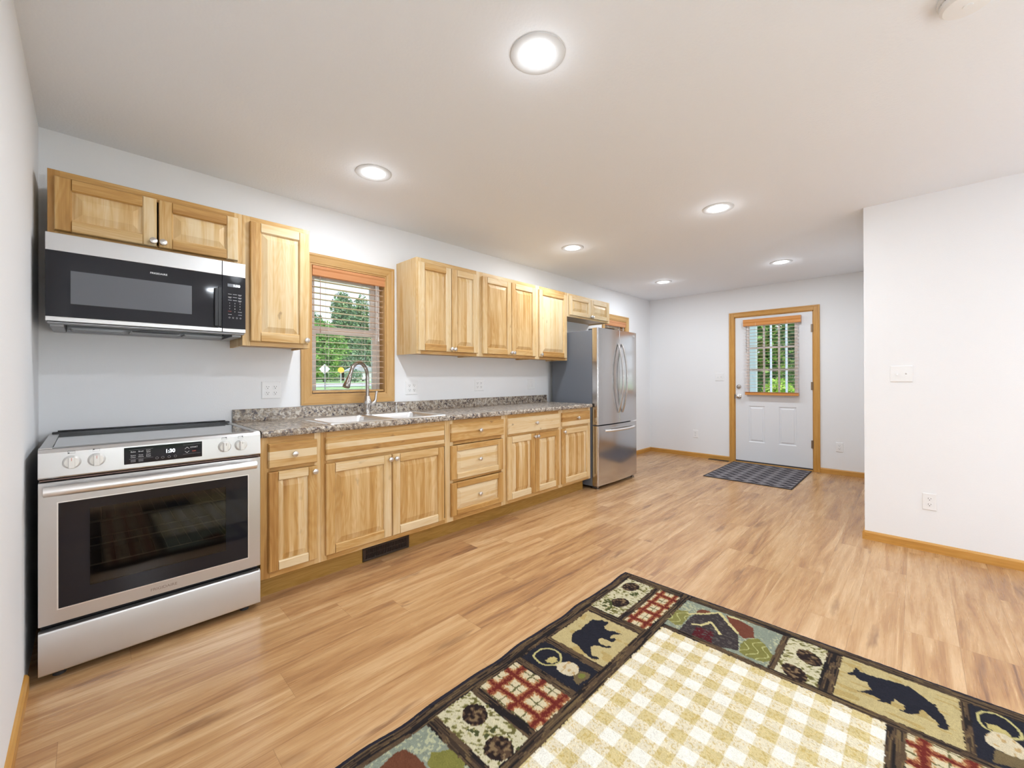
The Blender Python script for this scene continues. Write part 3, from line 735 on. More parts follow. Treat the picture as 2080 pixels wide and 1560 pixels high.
# registers
t = thing('floor_register', 'dark brown floor register beside the entry door casing', 'vent', (6.545, -1.055, 0))
mb = MB(); mb.box(6.515, 6.585, -1.19, -.92, 0, .004); build('register_frame', mb, BROWNM, t, bevel=.0015)
mb = MB()
for k in range(22): mb.box(6.522, 6.578, -1.18+k*.0117, -1.176+k*.0117, .004, .0062)
build('louvres', mb, DARKG, t)
t = thing('toe_kick_register', 'dark brown slotted register in the toe kick under the sink cabinet', 'vent', (1.584, -.5365, .004))
mb = MB(); a, b, c, d = 1.414, 1.755, .006, .094; y = -.535
mb.box(a, b, y-.010, y-.0005, c, c+.014); mb.box(a, b, y-.010, y-.0005, d-.014, d); mb.box(a, a+.016, y-.010, y-.0005, c+.014, d-.014); mb.box(b-.016, b, y-.010, y-.0005, c+.014, d-.014)
build('register_frame', mb, BROWNM, t, bevel=.002)
mb = MB(); mb.box(a+.01, b-.01, y-.002, y-.0007, c+.008, d-.008); build('backing', mb, BLACK, t)
mb = MB(); nn = 34
for k in range(nn):
    xx = a+.020+(b-a-.040)*k/(nn-1); mb.box(xx-.0022, xx+.0022, y-.008, y-.002, c+.013, d-.013)
mb.box(a+.015, b-.015, y-.0075, y-.003, .048, .052)
build('louvres', mb, BROWNM, t)

# ================================================================== cabinets
def knob(parent, x, y, z):
    mb = MB(); mb.lathe([(.0075, 0), (.0065, -.003), (.005, -.010), (.0075, -.015), (.0150, -.019), (.0162, -.023), (.0148, -.027), (.0095, -.0295), (0, -.0305)], (x, y, z), 'y', 24)
    return build('knob', mb, KNOBM, parent)
def panel_mesh(x0, x1, z0, z1, yf, staves, g='z', kn=0.0, bev=.032):
    """raised field: recessed rim, sloping border, flat centre; glued-up staves as tones"""
    mb = MB(); yr = yf+.0125; yt = yf+.002; lip = .004
    if g == 'z': A, B, C, D = x0, x1, z0, z1
    else: A, B, C, D = z0, z1, x0, x1
    n = len(staves); cuts = [A+(B-A)*k/n for k in range(n+1)]
    for k in range(1, n): cuts[k] += R.uniform(-.18, .18)*(B-A)/n
    bnd = sorted(set([A, A+lip, A+bev, B-bev, B-lip, B]+cuts[1:-1])); rows = [C, C+lip, C+bev, D-bev, D-lip, D]
    def hgt(a, c):
        d = min(a-A, B-a, c-C, D-c)
        if d <= lip+1e-6: return yr
        return yr+(yt-yr)*min(1, (d-lip)/(bev-lip))
    # cells; in mitred corner cells split along the diagonal
    ofs = [(R.uniform(0, 50), R.uniform(0, 50)) for _ in range(n)]
    for i in range(len(bnd)-1):
        am = (bnd[i]+bnd[i+1])/2; k = max(j for j in range(n) if cuts[j] <= am+1e-9); t = (staves[k], kn); ou, ov = ofs[k]
        for j in range(len(rows)-1):
            a0, a1, c0, c1 = bnd[i], bnd[i+1], rows[j], rows[j+1]
            pts = [(a0, c0), (a1, c0), (a1, c1), (a0, c1)]
            P = [((a, hgt(a, c), c) if g == 'z' else (c, hgt(a, c), a)) for a, c in pts]
            uv = [(c+ou, a+ov) for a, c in pts]
            left = am < (A+B)/2; low = (c0+c1)/2 < (C+D)/2
            if left == low: tri = ((0, 1, 2), (0, 2, 3))
            else: tri = ((0, 1, 3), (1, 2, 3))
            for q in tri: mb.face([P[w] for w in q], [uv[w] for w in q], t)
    # back sheet so the panel has thickness
    mb.face([(x0, yr+.006, z0), (x1, yr+.006, z0), (x1, yr+.006, z1), (x0, yr+.006, z1)], None, (.3, 0))
    return mb
def door(parent, x0, x1, z0, z1, y, L, Rt, T, B, panel, knobpos=None, name='door', sw=.056, g='z', kn=0.0, pk=0.0, knob_c=False, rail=None):
    """y = face-frame plane; frame-and-raised-panel front, .019 thick"""
    yf = y-.020; ch = .004; d = .006; rl = rail or sw
    mb = MB()
    mb.box(x0, x0+sw, yf, y-.001, z0, z1, 'z', L, kn, ch=((ch, .005, ch, ch), d))
    mb.box(x1-sw, x1, yf, y-.001, z0, z1, 'z', Rt, kn, ch=((.005, ch, ch, ch), d))
    mb.box(x0+sw, x1-sw, yf, y-.001, z1-rl, z1, 'x', T, kn, ch=((0, 0, .005, ch), d))
    mb.box(x0+sw, x1-sw, yf, y-.001, z0, z0+rl, 'x', B, kn, ch=((0, 0, ch, .005), d))
    o = build(name, mb, HICK, parent, smooth=False)
    pm = panel_mesh(x0+sw, x1-sw, z0+rl, z1-rl, yf, panel, g, pk, bev=min(.034, (z1-z0-2*rl)*.3))
    build('panel', pm, HICK, o, smooth=False)
    if knobpos: knob(o, knobpos[0], yf, knobpos[1])
    return o
def slab(parent, x0, x1, z0, z1, y, staves, kn=0.0, knobpos=None, name='drawer'):
    mb = MB(); yf = y-.020; n = len(staves); ch = .005; d = .007
    for k, t in enumerate(staves):
        a = z0+(z1-z0)*k/n; b = z0+(z1-z0)*(k+1)/n
        mb.box(x0, x1, yf, y-.001, a, b, 'x', t, kn, ch=((ch, ch, ch if k == 0 else 0, ch if k == n-1 else 0), d))
    o = build(name, mb, HICK, parent, smooth=False)
    if knobpos: knob(o, knobpos[0], yf, knobpos[1])
    return o
def carcass(t, x0, x1, z0, z1, yd, side=.25, under=.55):
    mb = MB(); th = .014; yb = -.002
    mb.box(x0, x0+th, yd+.019, yb, z0, z1, 'z', side); mb.box(x1-th, x1, yd+.019, yb, z0, z1, 'z', side)
    mb.box(x0+th, x1-th, yd+.019, yb, z1-th, z1, 'x', side); mb.box(x0+th, x1-th, yd+.019, yb, z0+.012, z0+.012+th, 'x', under)
    mb.box(x0+th, x1-th, yb-.008, yb, z0+.03, z1-th, 'z', side)
    return build('body', mb, HICK, t, smooth=False)
def frame(t, x0, x1, z0, z1, yd, sl, sr, top, bot, mids=(), tone=.3, tv=None, horiz=()):
    mb = MB(); y0, y1 = yd, yd+.019; tv = tv or [R.uniform(tone-.1, tone+.1) for _ in range(6)]
    mb.box(x0, x0+sl, y0, y1, z0, z1, 'z', tv[0]); mb.box(x1-sr, x1, y0, y1, z0, z1, 'z', tv[1])
    mb.box(x0+sl, x1-sr, y0, y1, z1-top, z1, 'x', tv[2]); mb.box(x0+sl, x1-sr, y0, y1, z0, z0+bot, 'x', tv[3])
    for a, b in mids: mb.box(a, b, y0, y1, z0+bot, (horiz[0][0] if horiz else z1-top), 'z', tv[4])
    for a, b in horiz: mb.box(x0+sl, x1-sr, y0, y1, a, b, 'x', tv[5])
    return build('face_frame', mb, HICK, t, bevel=.0008, seg=1, smooth=False)

UD = -.3005; UT, UB = 2.1413, 1.3833
# over-the-microwave cabinet
t = thing('wall_cabinet', 'short two-door hickory wall cabinet above the microwave', 'cabinet', (.425, 0, 1.836))
carcass(t, .043, .800, 1.838, UT, UD); frame(t, .043, .800, 1.838, UT, UD, .038, .038, .042, .038, tv=[.55, .25, .5, .5, .4, .4])
door(t, .064, .420, 1.864, 2.110, UD, .5, .08, .5, .25, [.22], (.405, 1.888), pk=.0)
door(t, .428, .777, 1.864, 2.110, UD, .35, .10, .5, .42, [.16], (.443, 1.888))
# tall narrow cabinet
t = thing('wall_cabinet', 'narrow single-door hickory wall cabinet between microwave and window', 'cabinet', (.99, 0, UB))
carcass(t, .8005, 1.1755, UB, UT, UD, .3); frame(t, .8005, 1.1755, UB, UT, UD, .040, .038, .04, .038, tv=[.3, .25, .35, .35, .3, .3])
door(t, .838, 1.163, 1.409, 2.112, UD, .35, .22, .03, .38, [.10, .16, .08], (1.147, 1.432), kn=0, pk=.9)
# three-piece run
t = thing('wall_cabinet', 'two-door hickory wall cabinet right of the window, at the run\'s left end', 'cabinet', (2.3, 0, UB))
carcass(t, 1.9795, 2.638, UB, UT, UD, .16); frame(t, 1.9795, 2.638, UB, UT, UD, .038, .038, .04, .04, tv=[.12, .1, .35, .45, .3, .3])
door(t, 1.991, 2.310, 1.409, 2.106, UD, .05, .08, .4, .45, [.28, .30], (2.295, 1.432))
door(t, 2.316, 2.606, 1.409, 2.106, UD, .28, .08, .12, .42, [.26, .06], (2.331, 1.432), kn=.5)
t = thing('wall_cabinet', 'two-door hickory wall cabinet in the middle of the run of tall wall cabinets', 'cabinet', (3.03, 0, UB))
carcass(t, 2.6385, 3.4335, UB, UT, UD); frame(t, 2.6385, 3.4335, UB, UT, UD, .038, .038, .04, .04, tv=[.15, .1, .3, .45, .3, .3])
door(t, 2.664, 3.030, 1.409, 2.106, UD, .25, .2, .15, .42, [.33, .28], (3.015, 1.432), kn=.3)
door(t, 3.036, 3.394, 1.409, 2.106, UD, .3, .15, .1, .42, [.30, .33], (3.051, 1.432), kn=.5)
t = thing('wall_cabinet', 'single-door hickory wall cabinet beside the refrigerator', 'cabinet', (3.69, 0, UB))
carcass(t, 3.434, 3.944, UB, UT, UD); frame(t, 3.434, 3.944, UB, UT, UD, .030, .038, .04, .04, tv=[.1, .2, .35, .5, .3, .3])
door(t, 3.447, 3.920, 1.409, 2.106, UD, .05, .12, .35, .55, [.05, .12, .04], (3.463, 1.432), pk=.5)
t = thing('wall_cabinet', 'short pale two-door wall cabinet above the refrigerator', 'cabinet', (4.4, 0, 1.879))
carcass(t, 3.9445, 4.8456, 1.879, UT, UD, .1, .4); frame(t, 3.9445, 4.8456, 1.879, UT, UD, .030, .038, .03, .03, tv=[.05, .05, .1, .2, .1, .1])
door(t, 3.978, 4.398, 1.898, 2.118, UD, .02, .02, .10, .06, [.14, .22, .12], (4.383, 1.915), sw=.05)
door(t, 4.405, 4.800, 1.898, 2.118, UD, .12, .02, .05, .03, [.05, .18], (4.420, 1.915), sw=.05)

# base cabinets
BD = -.61; Z0, Z1 = .122, .8755
def base(label, x0, x1, sl=.038, sr=.038, **k):
    t = thing('base_cabinet', label, 'cabinet', ((x0+x1)/2, 0, Z0))
    mb = MB(); th = .014
    for a, b in ((x0, x0+th), (x1-th, x1)): mb.box(a, b, BD+.019, -.002, Z0, Z1, 'z', .3)
    mb.box(x0+th, x1-th, BD+.019, -.002, Z0, Z0+th, 'x', .4); mb.box(x0+th, x1-th, -.012, -.002, Z0+th, .68, 'z', .3)
    build('body', mb, HICK, t, smooth=False)
    return t
t = base('narrow one-door hickory base cabinet with drawer beside the range', .8115, 1.1235)
frame(t, .8115, 1.1235, Z0, Z1, BD, .045, .035, .045, .04, horiz=((.69, .72),), tv=[.5, .15, .5, .45, .4, .45])
slab(t, .846, 1.099, .710, .842, BD, [.35, .08, .48], 0, (.973, .776))
door(t, .846, 1.099, .155, .689, BD, .55, .38, .12, .02, [.16, .5, .22, .26, .2, .08], (1.080, .662), sw=.050, pk=.2)
t = base('wide two-door hickory sink base cabinet under the window', 1.124, 2.0625)
frame(t, 1.124, 2.0625, Z0, Z1, BD, .035, .045, .04, .04, mids=((1.56, 1.60),), horiz=((.69, .72),), tv=[.4, .2, .45, .45, .4, .4])
slab(t, 1.149, 2.003, .709, .843, BD, [.14, .48, .10, .32], .5, None, name='false_drawer_front')
door(t, 1.148, 1.574, .155, .690, BD, .35, .14, .14, .38, [.34, .40, .22, .18, .42, .28], (1.556, .662), sw=.056, kn=.2, pk=.3)
door(t, 1.581, 2.000, .155, .690, BD, .15, .42, .3, .03, [.33, .35, .36, .34, .18], (1.599, .662), sw=.056)
t = base('three-drawer hickory base cabinet between the sink cabinet and the two-door cabinet', 2.063, 2.646)
frame(t, 2.063, 2.646, Z0, Z1, BD, .03, .045, .04, .04, horiz=((.69, .72), (.41, .44)), tv=[.2, .12, .45, .45, .4, .45])
slab(t, 2.060+.004, 2.616, .716, .848, BD, [.40, .30], .9, (2.34, .782))
door(t, 2.064, 2.605, .431, .686, BD, .42, .42, .38, .10, [.05, .10, .04], (2.335, .558), name='drawer', sw=.056, g='x', kn=.2, rail=.045)
door(t, 2.064, 2.605, .160, .407, BD, .55, .38, .48, .42, [.03, .08, .03], (2.335, .284), name='drawer', sw=.056, g='x', rail=.045)
t = base('hickory base cabinet with one wide knotty drawer over two doors', 2.6465, 3.4155)
frame(t, 2.6465, 3.4155, Z0, Z1, BD, .03, .038, .04, .04, mids=((3.0, 3.03),), horiz=((.69, .72),), tv=[.25, .12, .45, .35, .4, .4])
slab(t, 2.668, 3.376, .710, .845, BD, [.06, .10], 1.0, (3.02, .785))
door(t, 2.658, 3.014, .155, .690, BD, .28, .5, .05, .0, [.08, .5, .12, .22, .5, .14], (2.998, .662), sw=.056, kn=.1)
door(t, 3.020, 3.370, .155, .690, BD, .5, .45, .5, .10, [.10, .16, .52, .12, .14], (3.036, .662), sw=.056)
t = base('narrow hickory base cabinet with drawer at the refrigerator end of the run', 3.416, 3.930)
frame(t, 3.416, 3.930, Z0, Z1, BD, .025, .038, .04, .04, horiz=((.69, .72),), tv=[.12, .12, .35, .35, .4, .35])
slab(t, 3.419, 3.896, .713, .847, BD, [.10, .55, .5], .1, (3.67, .785))
door(t, 3.414+.004, 3.892, .153, .690, BD, .48, .22, .12, .10, [.08, .4, .2, .46, .22, .44, .10], (3.437, .662), sw=.056, pk=.4)
mb = MB(); mb.box(.812, 3.895, -.535, -.517, .0, Z0-.0005, 'x', .45)
o = struct(build('trim_1', mb, KICK, smooth=False)); o['label'] = 'oak toe kick board under the base cabinets'

# ------------------------------------------------------------------ countertop
t = thing('countertop', 'long speckled brown granite-look laminate countertop with backsplash', 'countertop', (2.38, -.3, .876))
mb = MB(); x0, x1 = .8125, 3.932; CF = -.638; zt, zb = .914, .876
def topprof(y0, y1, front=True, back=True):
    p = []
    if front: p += [(CF+.020, zb), (CF+.006, zb+.002), (CF+.001, zb+.010), (CF, zt-.014), (CF+.004, zt-.004), (CF+.013, zt)]
    else: p += [(y0, zb), (y0, zt)]
    if back: p += [(-.034, zt), (-.026, zt+.003), (-.020, zt+.010), (-.0195, .988), (-.016, .9938), (-.001, .9938), (-.001, zb)]
    else: p += [(y1, zt), (y1, zb)]
    return p
HX0, HX1, HY0, HY1 = 1.198, 2.042, -.572, -.075
mb.prism(topprof(0, 0), 'x', x0, HX0); mb.prism(topprof(0, 0), 'x', HX1, x1)
mb.prism(topprof(0, HY0, True, False), 'x', HX0, HX1); mb.prism(topprof(HY1, 0, False, True), 'x', HX0, HX1)
build('counter_slab', mb, COUNTER, t, smooth=False)

# ------------------------------------------------------------------ sink
t = thing('kitchen_sink', 'double-bowl stainless steel drop-in sink in the countertop', 'sink', (1.62, -.32, .72))
SX0, SX1, SY0, SY1 = 1.180, 2.060, -.590, -.050
bowls = ((1.222, 1.602, -.555, -.165), (1.640, 2.020, -.555, -.165))
def plate_around(mb, hole, rect, z):
    """fill between a rounded ring and the rectangle round it"""
    n = len(hole); a, b, c, d = rect
    cor = [(b, d, z), (a, d, z), (a, c, z), (b, c, z)]; q = n//4
    for k in range(n):
        k2 = (k+1) % n; s = k//q; s2 = (k2//q) % 4
        if s == s2: mb.face([hole[k], hole[k2], cor[s]])
        else: mb.face([hole[k], hole[k2], cor[s2], cor[s]])
mb = MB(); zr = .9175
outer = [rrect(SX0-.0, SX1, SY0, SY1, .03, .9142), rrect(SX0+.004, SX1-.004, SY0+.004, SY1-.004, .028, .9185), rrect(SX0+.016, SX1-.016, SY0+.016, SY1-.016, .02, zr)]
mb.loft(outer, closed_end=False)
inner = outer[-1]
ix0, ix1, iy0, iy1 = SX0+.016, SX1-.016, SY0+.016, SY1-.016
# top deck: around both bowls
xm = 1.621; holes = [rrect(b[0], b[1], b[2], b[3], .05, zr) for b in bowls]
plate_around(mb, holes[0], (ix0+.006, xm, iy0+.006, -.155), zr); plate_around(mb, holes[1], (xm, ix1-.006, iy0+.006, -.155), zr)
mb.face([(ix0+.006, -.155, zr), (ix1-.006, -.155, zr), (ix1-.006, iy1-.006, zr), (ix0+.006, iy1-.006, zr)])
plate_around(mb, inner, (ix0+.006, ix1-.006, iy0+.006, iy1-.006), zr)
build('rim', mb, SINKM, t, smooth=False)
for b in bowls:
    mb = MB(); a0, a1, c0, c1 = b
    def rg(i, z, r): return rrect(a0+i, a1-i, c0+i, c1-i, r, z)
    mb.loft([rg(0, zr, .05), rg(.004, zr-.006, .048), rg(.008, .84, .046), rg(.014, .765, .045), rg(.028, .742, .04), rg(.06, .736, .03)])
    bo = build('bowl', mb, SINKM, t)
    mb = MB(); cx, cy = (a0+a1)/2, (c0+c1)/2; mb.lathe([(.055, .7362), (.052, .739), (.04, .7365), (.035, .733), (0, .733)], (cx, cy, 0), n=24); build('drain', mb, DARKST, bo)
# faucet
t = thing('kitchen_faucet', 'tall gooseneck pull-down faucet with brushed nickel body behind the sink', 'faucet', (1.668, -.105, .9175))
fx, fy, z0 = 1.668, -.105, .9175
mb = MB(); mb.lathe([(.030, 0), (.030, .005), (.022, .010), (.019, .020), (.0185, .045), (.024, .060), (.031, .075), (.033, .090), (.030, .105), (.024, .120), (.0205, .135), (.019, .140), (.0165, .142)], (fx, fy, z0), n=32)
build('faucet_body', mb, NICKEL, t)
dx, dy = -.885, -.466; ra = .098; path = []; 
for k in range(4): path.append((fx, fy, z0+.138+k*.042))
zc = z0+.286
for k in range(0, 15):
    a = pi-(pi*0.91)*k/14
    path.append((fx+dx*(ra+ra*cos(a)), fy+dy*(ra+ra*cos(a)), zc+ra*sin(a)*1.03))
p0, p1 = Vector(path[-2]), Vector(path[-1]); dr = (p1-p0).normalized(); dr = (dr+Vector((dx, dy, 0))*.12).normalized()
for q in (.012, .022): path.append(tuple(p1+dr*q))
mb = MB(); mb.tube(path, .0132, 18); build('spout', mb, DARKST, t)
e = Vector(path[-1]); L = [0, .004, .02, .055, .086, .094, .096]; rr_ = [.0145, .0155, .016, .021, .0255, .0245, .018]
mb = MB(); mb.tube([tuple(e+dr*q) for q in L], rr_, 22); build('spray_head', mb, DARKST, t)
mb = MB(); hx = .045
mb.tube([(fx+.022, fy-.004, z0+.072), (fx+.040, fy-.008, z0+.078), (fx+.055, fy-.010, z0+.092), (fx+.062, fy-.012, z0+.115), (fx+.064, fy-.012, z0+.145), (fx+.070, fy-.012, z0+.170), (fx+.0705, fy-.012, z0+.176)],
        [.020, .017, .013, .010, .0085, .0095, .006], 14)
build('lever_handle', mb, NICKEL, t)
# soap dispenser
t = thing('soap_dispenser', 'small nickel soap dispenser with side spout, right of the faucet', 'soap dispenser', (1.915, -.10, .9175))
c = (1.915, -.10, .9175)
mb = MB(); mb.lathe([(.020, 0), (.019, .005), (.013, .009), (.011, .014), (.010, .050), (.012, .054)], c, n=24); build('dispenser_body', mb, NICKEL, t)
mb = MB(); mb.lathe([(.012, .054), (.013, .06), (.013, .078), (.011, .082), (0, .083)], c, n=24); mb.tube([(c[0], c[1], c[2]+.070), (c[0]+.03, c[1]-.030, c[2]+.072), (c[0]+.052, c[1]-.052, c[2]+.066)], [.0085, .0075, .006], 12)
build('pump_spout', mb, DARKST, t)

# ================================================================== range
t = thing('range', 'stainless steel slide-in electric range with glass cooktop and front knobs', 'stove', (.417, -.33, 0))
X0, X1 = .035, .799
mb = MB(); b0, b1 = X0+.006, X1-.006
mb.box(b0, b0+.012, -.615, -.03, .028, .905); mb.box(b1-.012, b1, -.615, -.03, .028, .905); mb.box(b0+.012, b1-.012, -.045, -.03, .028, .905)
mb.box(b0+.012, b1-.012, -.615, -.045, .028, .04); mb.box(b0+.012, b1-.012, -.615, -.045, .80, .81)
mb.box(b0+.012, b1-.012, -.60, -.045, .215, .225)
build('body', mb, BLACK, t)
mb = MB()          # oven cavity, open at the front
cx0, cx1, cz0, cz1, cyf, cyb = .150, .680, .33, .70, -.612, -.14
mb.box(cx0-.01, cx0, cyf, cyb, cz0, cz1); mb.box(cx1, cx1+.01, cyf, cyb, cz0, cz1); mb.box(cx0, cx1, cyf, cyb, cz0-.01, cz0); mb.box(cx0, cx1, cyf, cyb, cz1, cz1+.01); mb.box(cx0, cx1, cyb, cyb+.01, cz0, cz1)
build('oven_cavity', mb, OVENIN, t)
for z in (.581, .482, .40):
    mb = MB()
    for q in (-.585, -.16): mb.tube([(cx0+.004, q, z), (cx1-.004, q, z)], .0032, 8)
    for q in (cx0+.006, cx1-.006): mb.tube([(q, -.585, z), (q, -.16, z)], .0032, 8)
    for k in range(12):
        xx = cx0+.02+(cx1-cx0-.04)*k/11; mb.tube([(xx, -.585, z-.003), (xx, -.16, z-.003)], .0010, 6)
    build('oven_rack', mb, RACK, t)
mb = MB(); mb.box(X0+.038, X1-.030, -.640, -.040, .906, .9165); build('cooktop_glass', mb, COOKG, t, bevel=.0015)
for a, b in ((X0+.002, X0+.037), (X1-.029, X1-.001)):
    mb = MB(); mb.box(a, b, -.648, -.030, .900, .9185); build('cooktop_trim', mb, STEEL, t, bevel=.001)
mb = MB(); mb.box(X0+.012, X1-.012, -.060, -.028, .905, .928); mb.box(X0+.03, X1-.03, -.040, -.028, .928, .934); build('rear_vent_trim', mb, BLACK, t, bevel=.002)
mb = MB(); pr = [(-.615, .796), (-.664, .800), (-.668, .806), (-.664, .900), (-.655, .914), (-.640, .9175), (-.615, .9175)]
mb.prism(pr, 'x', X0, X1); panel = build('control_panel', mb, STEEL, t, smooth=False, bevel=.001)
mb = MB(); mb.box(X0+.004, X1-.004, -.663, -.60, .7905, .7965); build('panel_lower_trim', mb, plain('brown_steel_trim', (.16, .11, .10), .3, .8), t)  # dark brown chamfer along the bottom of the control panel
yp = -.6665
mb = MB(); mb.box(.280, .552, yp-.003, yp+.004, .823, .894); disp = build('display_panel', mb, BLACKG, t, bevel=.001)
mb = MB(); yt = yp-.0036
for s, x, z, h in (('Bake', .309, .872, .0062), ('Broil', .334, .872, .0062), ('Conv', .359, .875, .005), ('Bake', .359, .867, .005), ('Steam', .309, .857, .005), ('Clean', .309, .849, .005), ('Keep', .334, .857, .005), ('Warm', .334, .849, .005), ('Conv', .359, .857, .005), ('Roast', .359, .849, .005), ('START', .521, .868, .0068)):
    text_faces(mb, s, x, z, h, yt)
for x in (.495,):
    for s, z in ((1, .869), (-1, .852)):
        mb.face([(x-.007, yt, z-.003*s), (x, yt, z+.003*s), (x, yt, z+.005*s), (x-.009, yt, z-.003*s)]); mb.face([(x+.007, yt, z-.003*s), (x, yt, z+.003*s), (x, yt, z+.005*s), (x+.009, yt, z-.003*s)])
build('key_labels', mb, INKW, disp, smooth=False)
mb = MB()
for a, b, z in ((.296, .375, .883), (.296, .375, .8435), (.48, .545, .884), (.48, .545, .842)): mb.box(a, b, yt-.0002, yt, z, z+.0006)
for x in (.309, .334):
    for z in (.839, .835, .831): mb.box(x-.008, x+.008, yt-.0002, yt, z, z+.0014)
for x in (.388, .408, .430, .452):
    for k in range(16):
        a, a2 = 2*pi*k/16, 2*pi*(k+1)/16; r0, r1 = .0042, .0052
        mb.face([(x+r0*cos(a), yt, .838+r0*sin(a)), (x+r1*cos(a), yt, .838+r1*sin(a)), (x+r1*cos(a2), yt, .838+r1*sin(a2)), (x+r0*cos(a2), yt, .838+r0*sin(a2))])
build('key_icons', mb, INKG, disp, smooth=False)
mb = MB(); text_faces(mb, '1:30', .434, .857, .016, yt, bold=.0004, width=.031); build('clock_digits', mb, LEDW, disp, smooth=False)
mb = MB(); text_faces(mb, 'OFF', .521, .850, .0062, yt); build('off_label', mb, INKR, disp, smooth=False)
mk = {0: (-1, -1), 1: (-1, 1), 2: (1, 1), 3: (1, 1)}
for i, kx in enumerate((.126, .197, .642, .711)):
    kz = .858; mb = MB(); y = -.667
    mb.lathe([(.0265, 0), (.0268, -.003), (.0245, -.007), (.022, -.016), (.0205, -.0175), (0, -.0175)], (kx, y, kz), 'y', 36)
    kb = build('control_knob', mb, KNOBW, t)
    mb = MB(); V = []
    for yy, w, hh in ((y-.012, .0105, .0245), (y-.034, .0085, .0215)): V += [(kx-w, yy, kz-hh), (kx+w, yy, kz-hh), (kx+w, yy, kz+hh), (kx-w, yy, kz+hh)]
    mb.mesh(V, [(4, 5, 6, 7), (0, 1, 5, 4), (1, 2, 6, 5), (2, 3, 7, 6), (3, 0, 4, 7)]); build('grip', mb, KNOBW, kb, bevel=.002, smooth=False)
    mb = MB(); mb.box(kx-.0007, kx+.0007, y-.0346, y-.034, kz+.008, kz+.020); build('pointer', mb, INKR if i < 2 else INK, kb)
    mb = MB(); ux, uz, w = kx-.001, .897, .0105; yi = y+.0032
    for a, b, c, d in ((-w, w, -.0055, -.005), (-w, w, .005, .0055), (-w, -w+.0005, -.005, .005), (w-.0005, w, -.005, .005)): mb.box(ux+a, ux+b, yi-.0015, yi+.0005, uz+c, uz+d)
    sx_, sz_ = mk[i]; mb.box(ux+sx_*(w-.003)-.002, ux+sx_*(w-.003)+.002, yi-.002, yi, uz+sz_*.003-.002, uz+sz_*.003+.002)
    build('burner_symbol', mb, INK, t)
# oven door
mb = MB(); yd0, yd1 = -.663, -.622; wx0, wx1, wz0, wz1 = .089, .742, .283, .700; dz0, dz1 = .227, .786
qr = lambda a, b, c, d, y: [(a, y, c), (b, y, c), (b, y, d), (a, y, d)]
mb.loft([qr(wx0, wx1, wz0, wz1, yd1), qr(X0, X1, dz0, dz1, yd1), qr(X0, X1, dz0, dz1, yd0), qr(wx0, wx1, wz0, wz1, yd0), qr(wx0, wx1, wz0, wz1, yd1)], closed_end=False)
od = build('oven_door', mb, STEEL, t, bevel=.003)
mb = MB(); ix0, ix1, iz0, iz1 = .177, .648, .345, .660; y0, y1 = -.6615, -.645
for a, b, c, d in ((wx0, ix0, wz0, wz1), (ix1, wx1, wz0, wz1), (ix0, ix1, wz0, iz0), (ix0, ix1, iz1, wz1)): mb.box(a, b, y0, y1, c, d)
build('window_border', mb, BLACKG, od, smooth=False)
mb = MB(); mb.box(ix0, ix1, -.6615, -.6575, iz0, iz1); build('window_glass', mb, OVENG, od, smooth=False)
mb = MB(); s = .004
mb.box(wx0-s, wx0, yd0-.001, yd0+.004, wz0-s, wz1+s); mb.box(wx1, wx1+s, yd0-.001, yd0+.004, wz0-s, wz1+s); mb.box(wx0, wx1, yd0-.001, yd0+.004, wz0-s, wz0); mb.box(wx0, wx1, yd0-.001, yd0+.004, wz1, wz1+s)
build('window_bezel', mb, STEELH, od)
mb = MB(); yh = -.708; zh = .757; path = [(.052, yh, zh)]+[(.052+.716*k/12, yh-.010*sin(pi*k/12), zh) for k in range(13)]+[(.769, yh, zh)]
mb.tube([(.050, yh, zh)]+path[1:-1]+[(.770, yh, zh)], [.016]+[.0195]*13+[.016], 22)
for xx in (.070, .750): mb.tube([(xx, yh+.002, zh), (xx, -.662, zh)], .012, 12)
build('handle', mb, STEELH, od)
mb = MB(); text_faces(mb, 'FRIGIDAIRE', .4125, .249, .012, yd0-.0004, width=.092, bold=.0002); build('brand_lettering', mb, plain('etched_grey', (.30, .26, .24), .4, .3), od, smooth=False)
# storage drawer
mb = MB(); pr = [(-.622, .034), (-.660, .034), (-.664, .038), (-.664, .194), (-.661, .202), (-.652, .206), (-.622, .200)]
mb.prism(pr, 'x', X0, X1-.001); build('storage_drawer', mb, STEEL, t, bevel=.0015)
mb = MB(); mb.box(X0+.004, X1-.004, -.616, -.60, .2, .232); build('drawer_gap_lip', mb, BLACK, t)
for a, b in ((.09, -.60), (.74, -.60), (.09, -.08), (.74, -.08)):
    mb = MB(); mb.lathe([(.020, 0), (.020, .012), (.012, .016), (.010, .034)], (a, b, 0), n=16); build('levelling_foot', mb, DARKG, t)

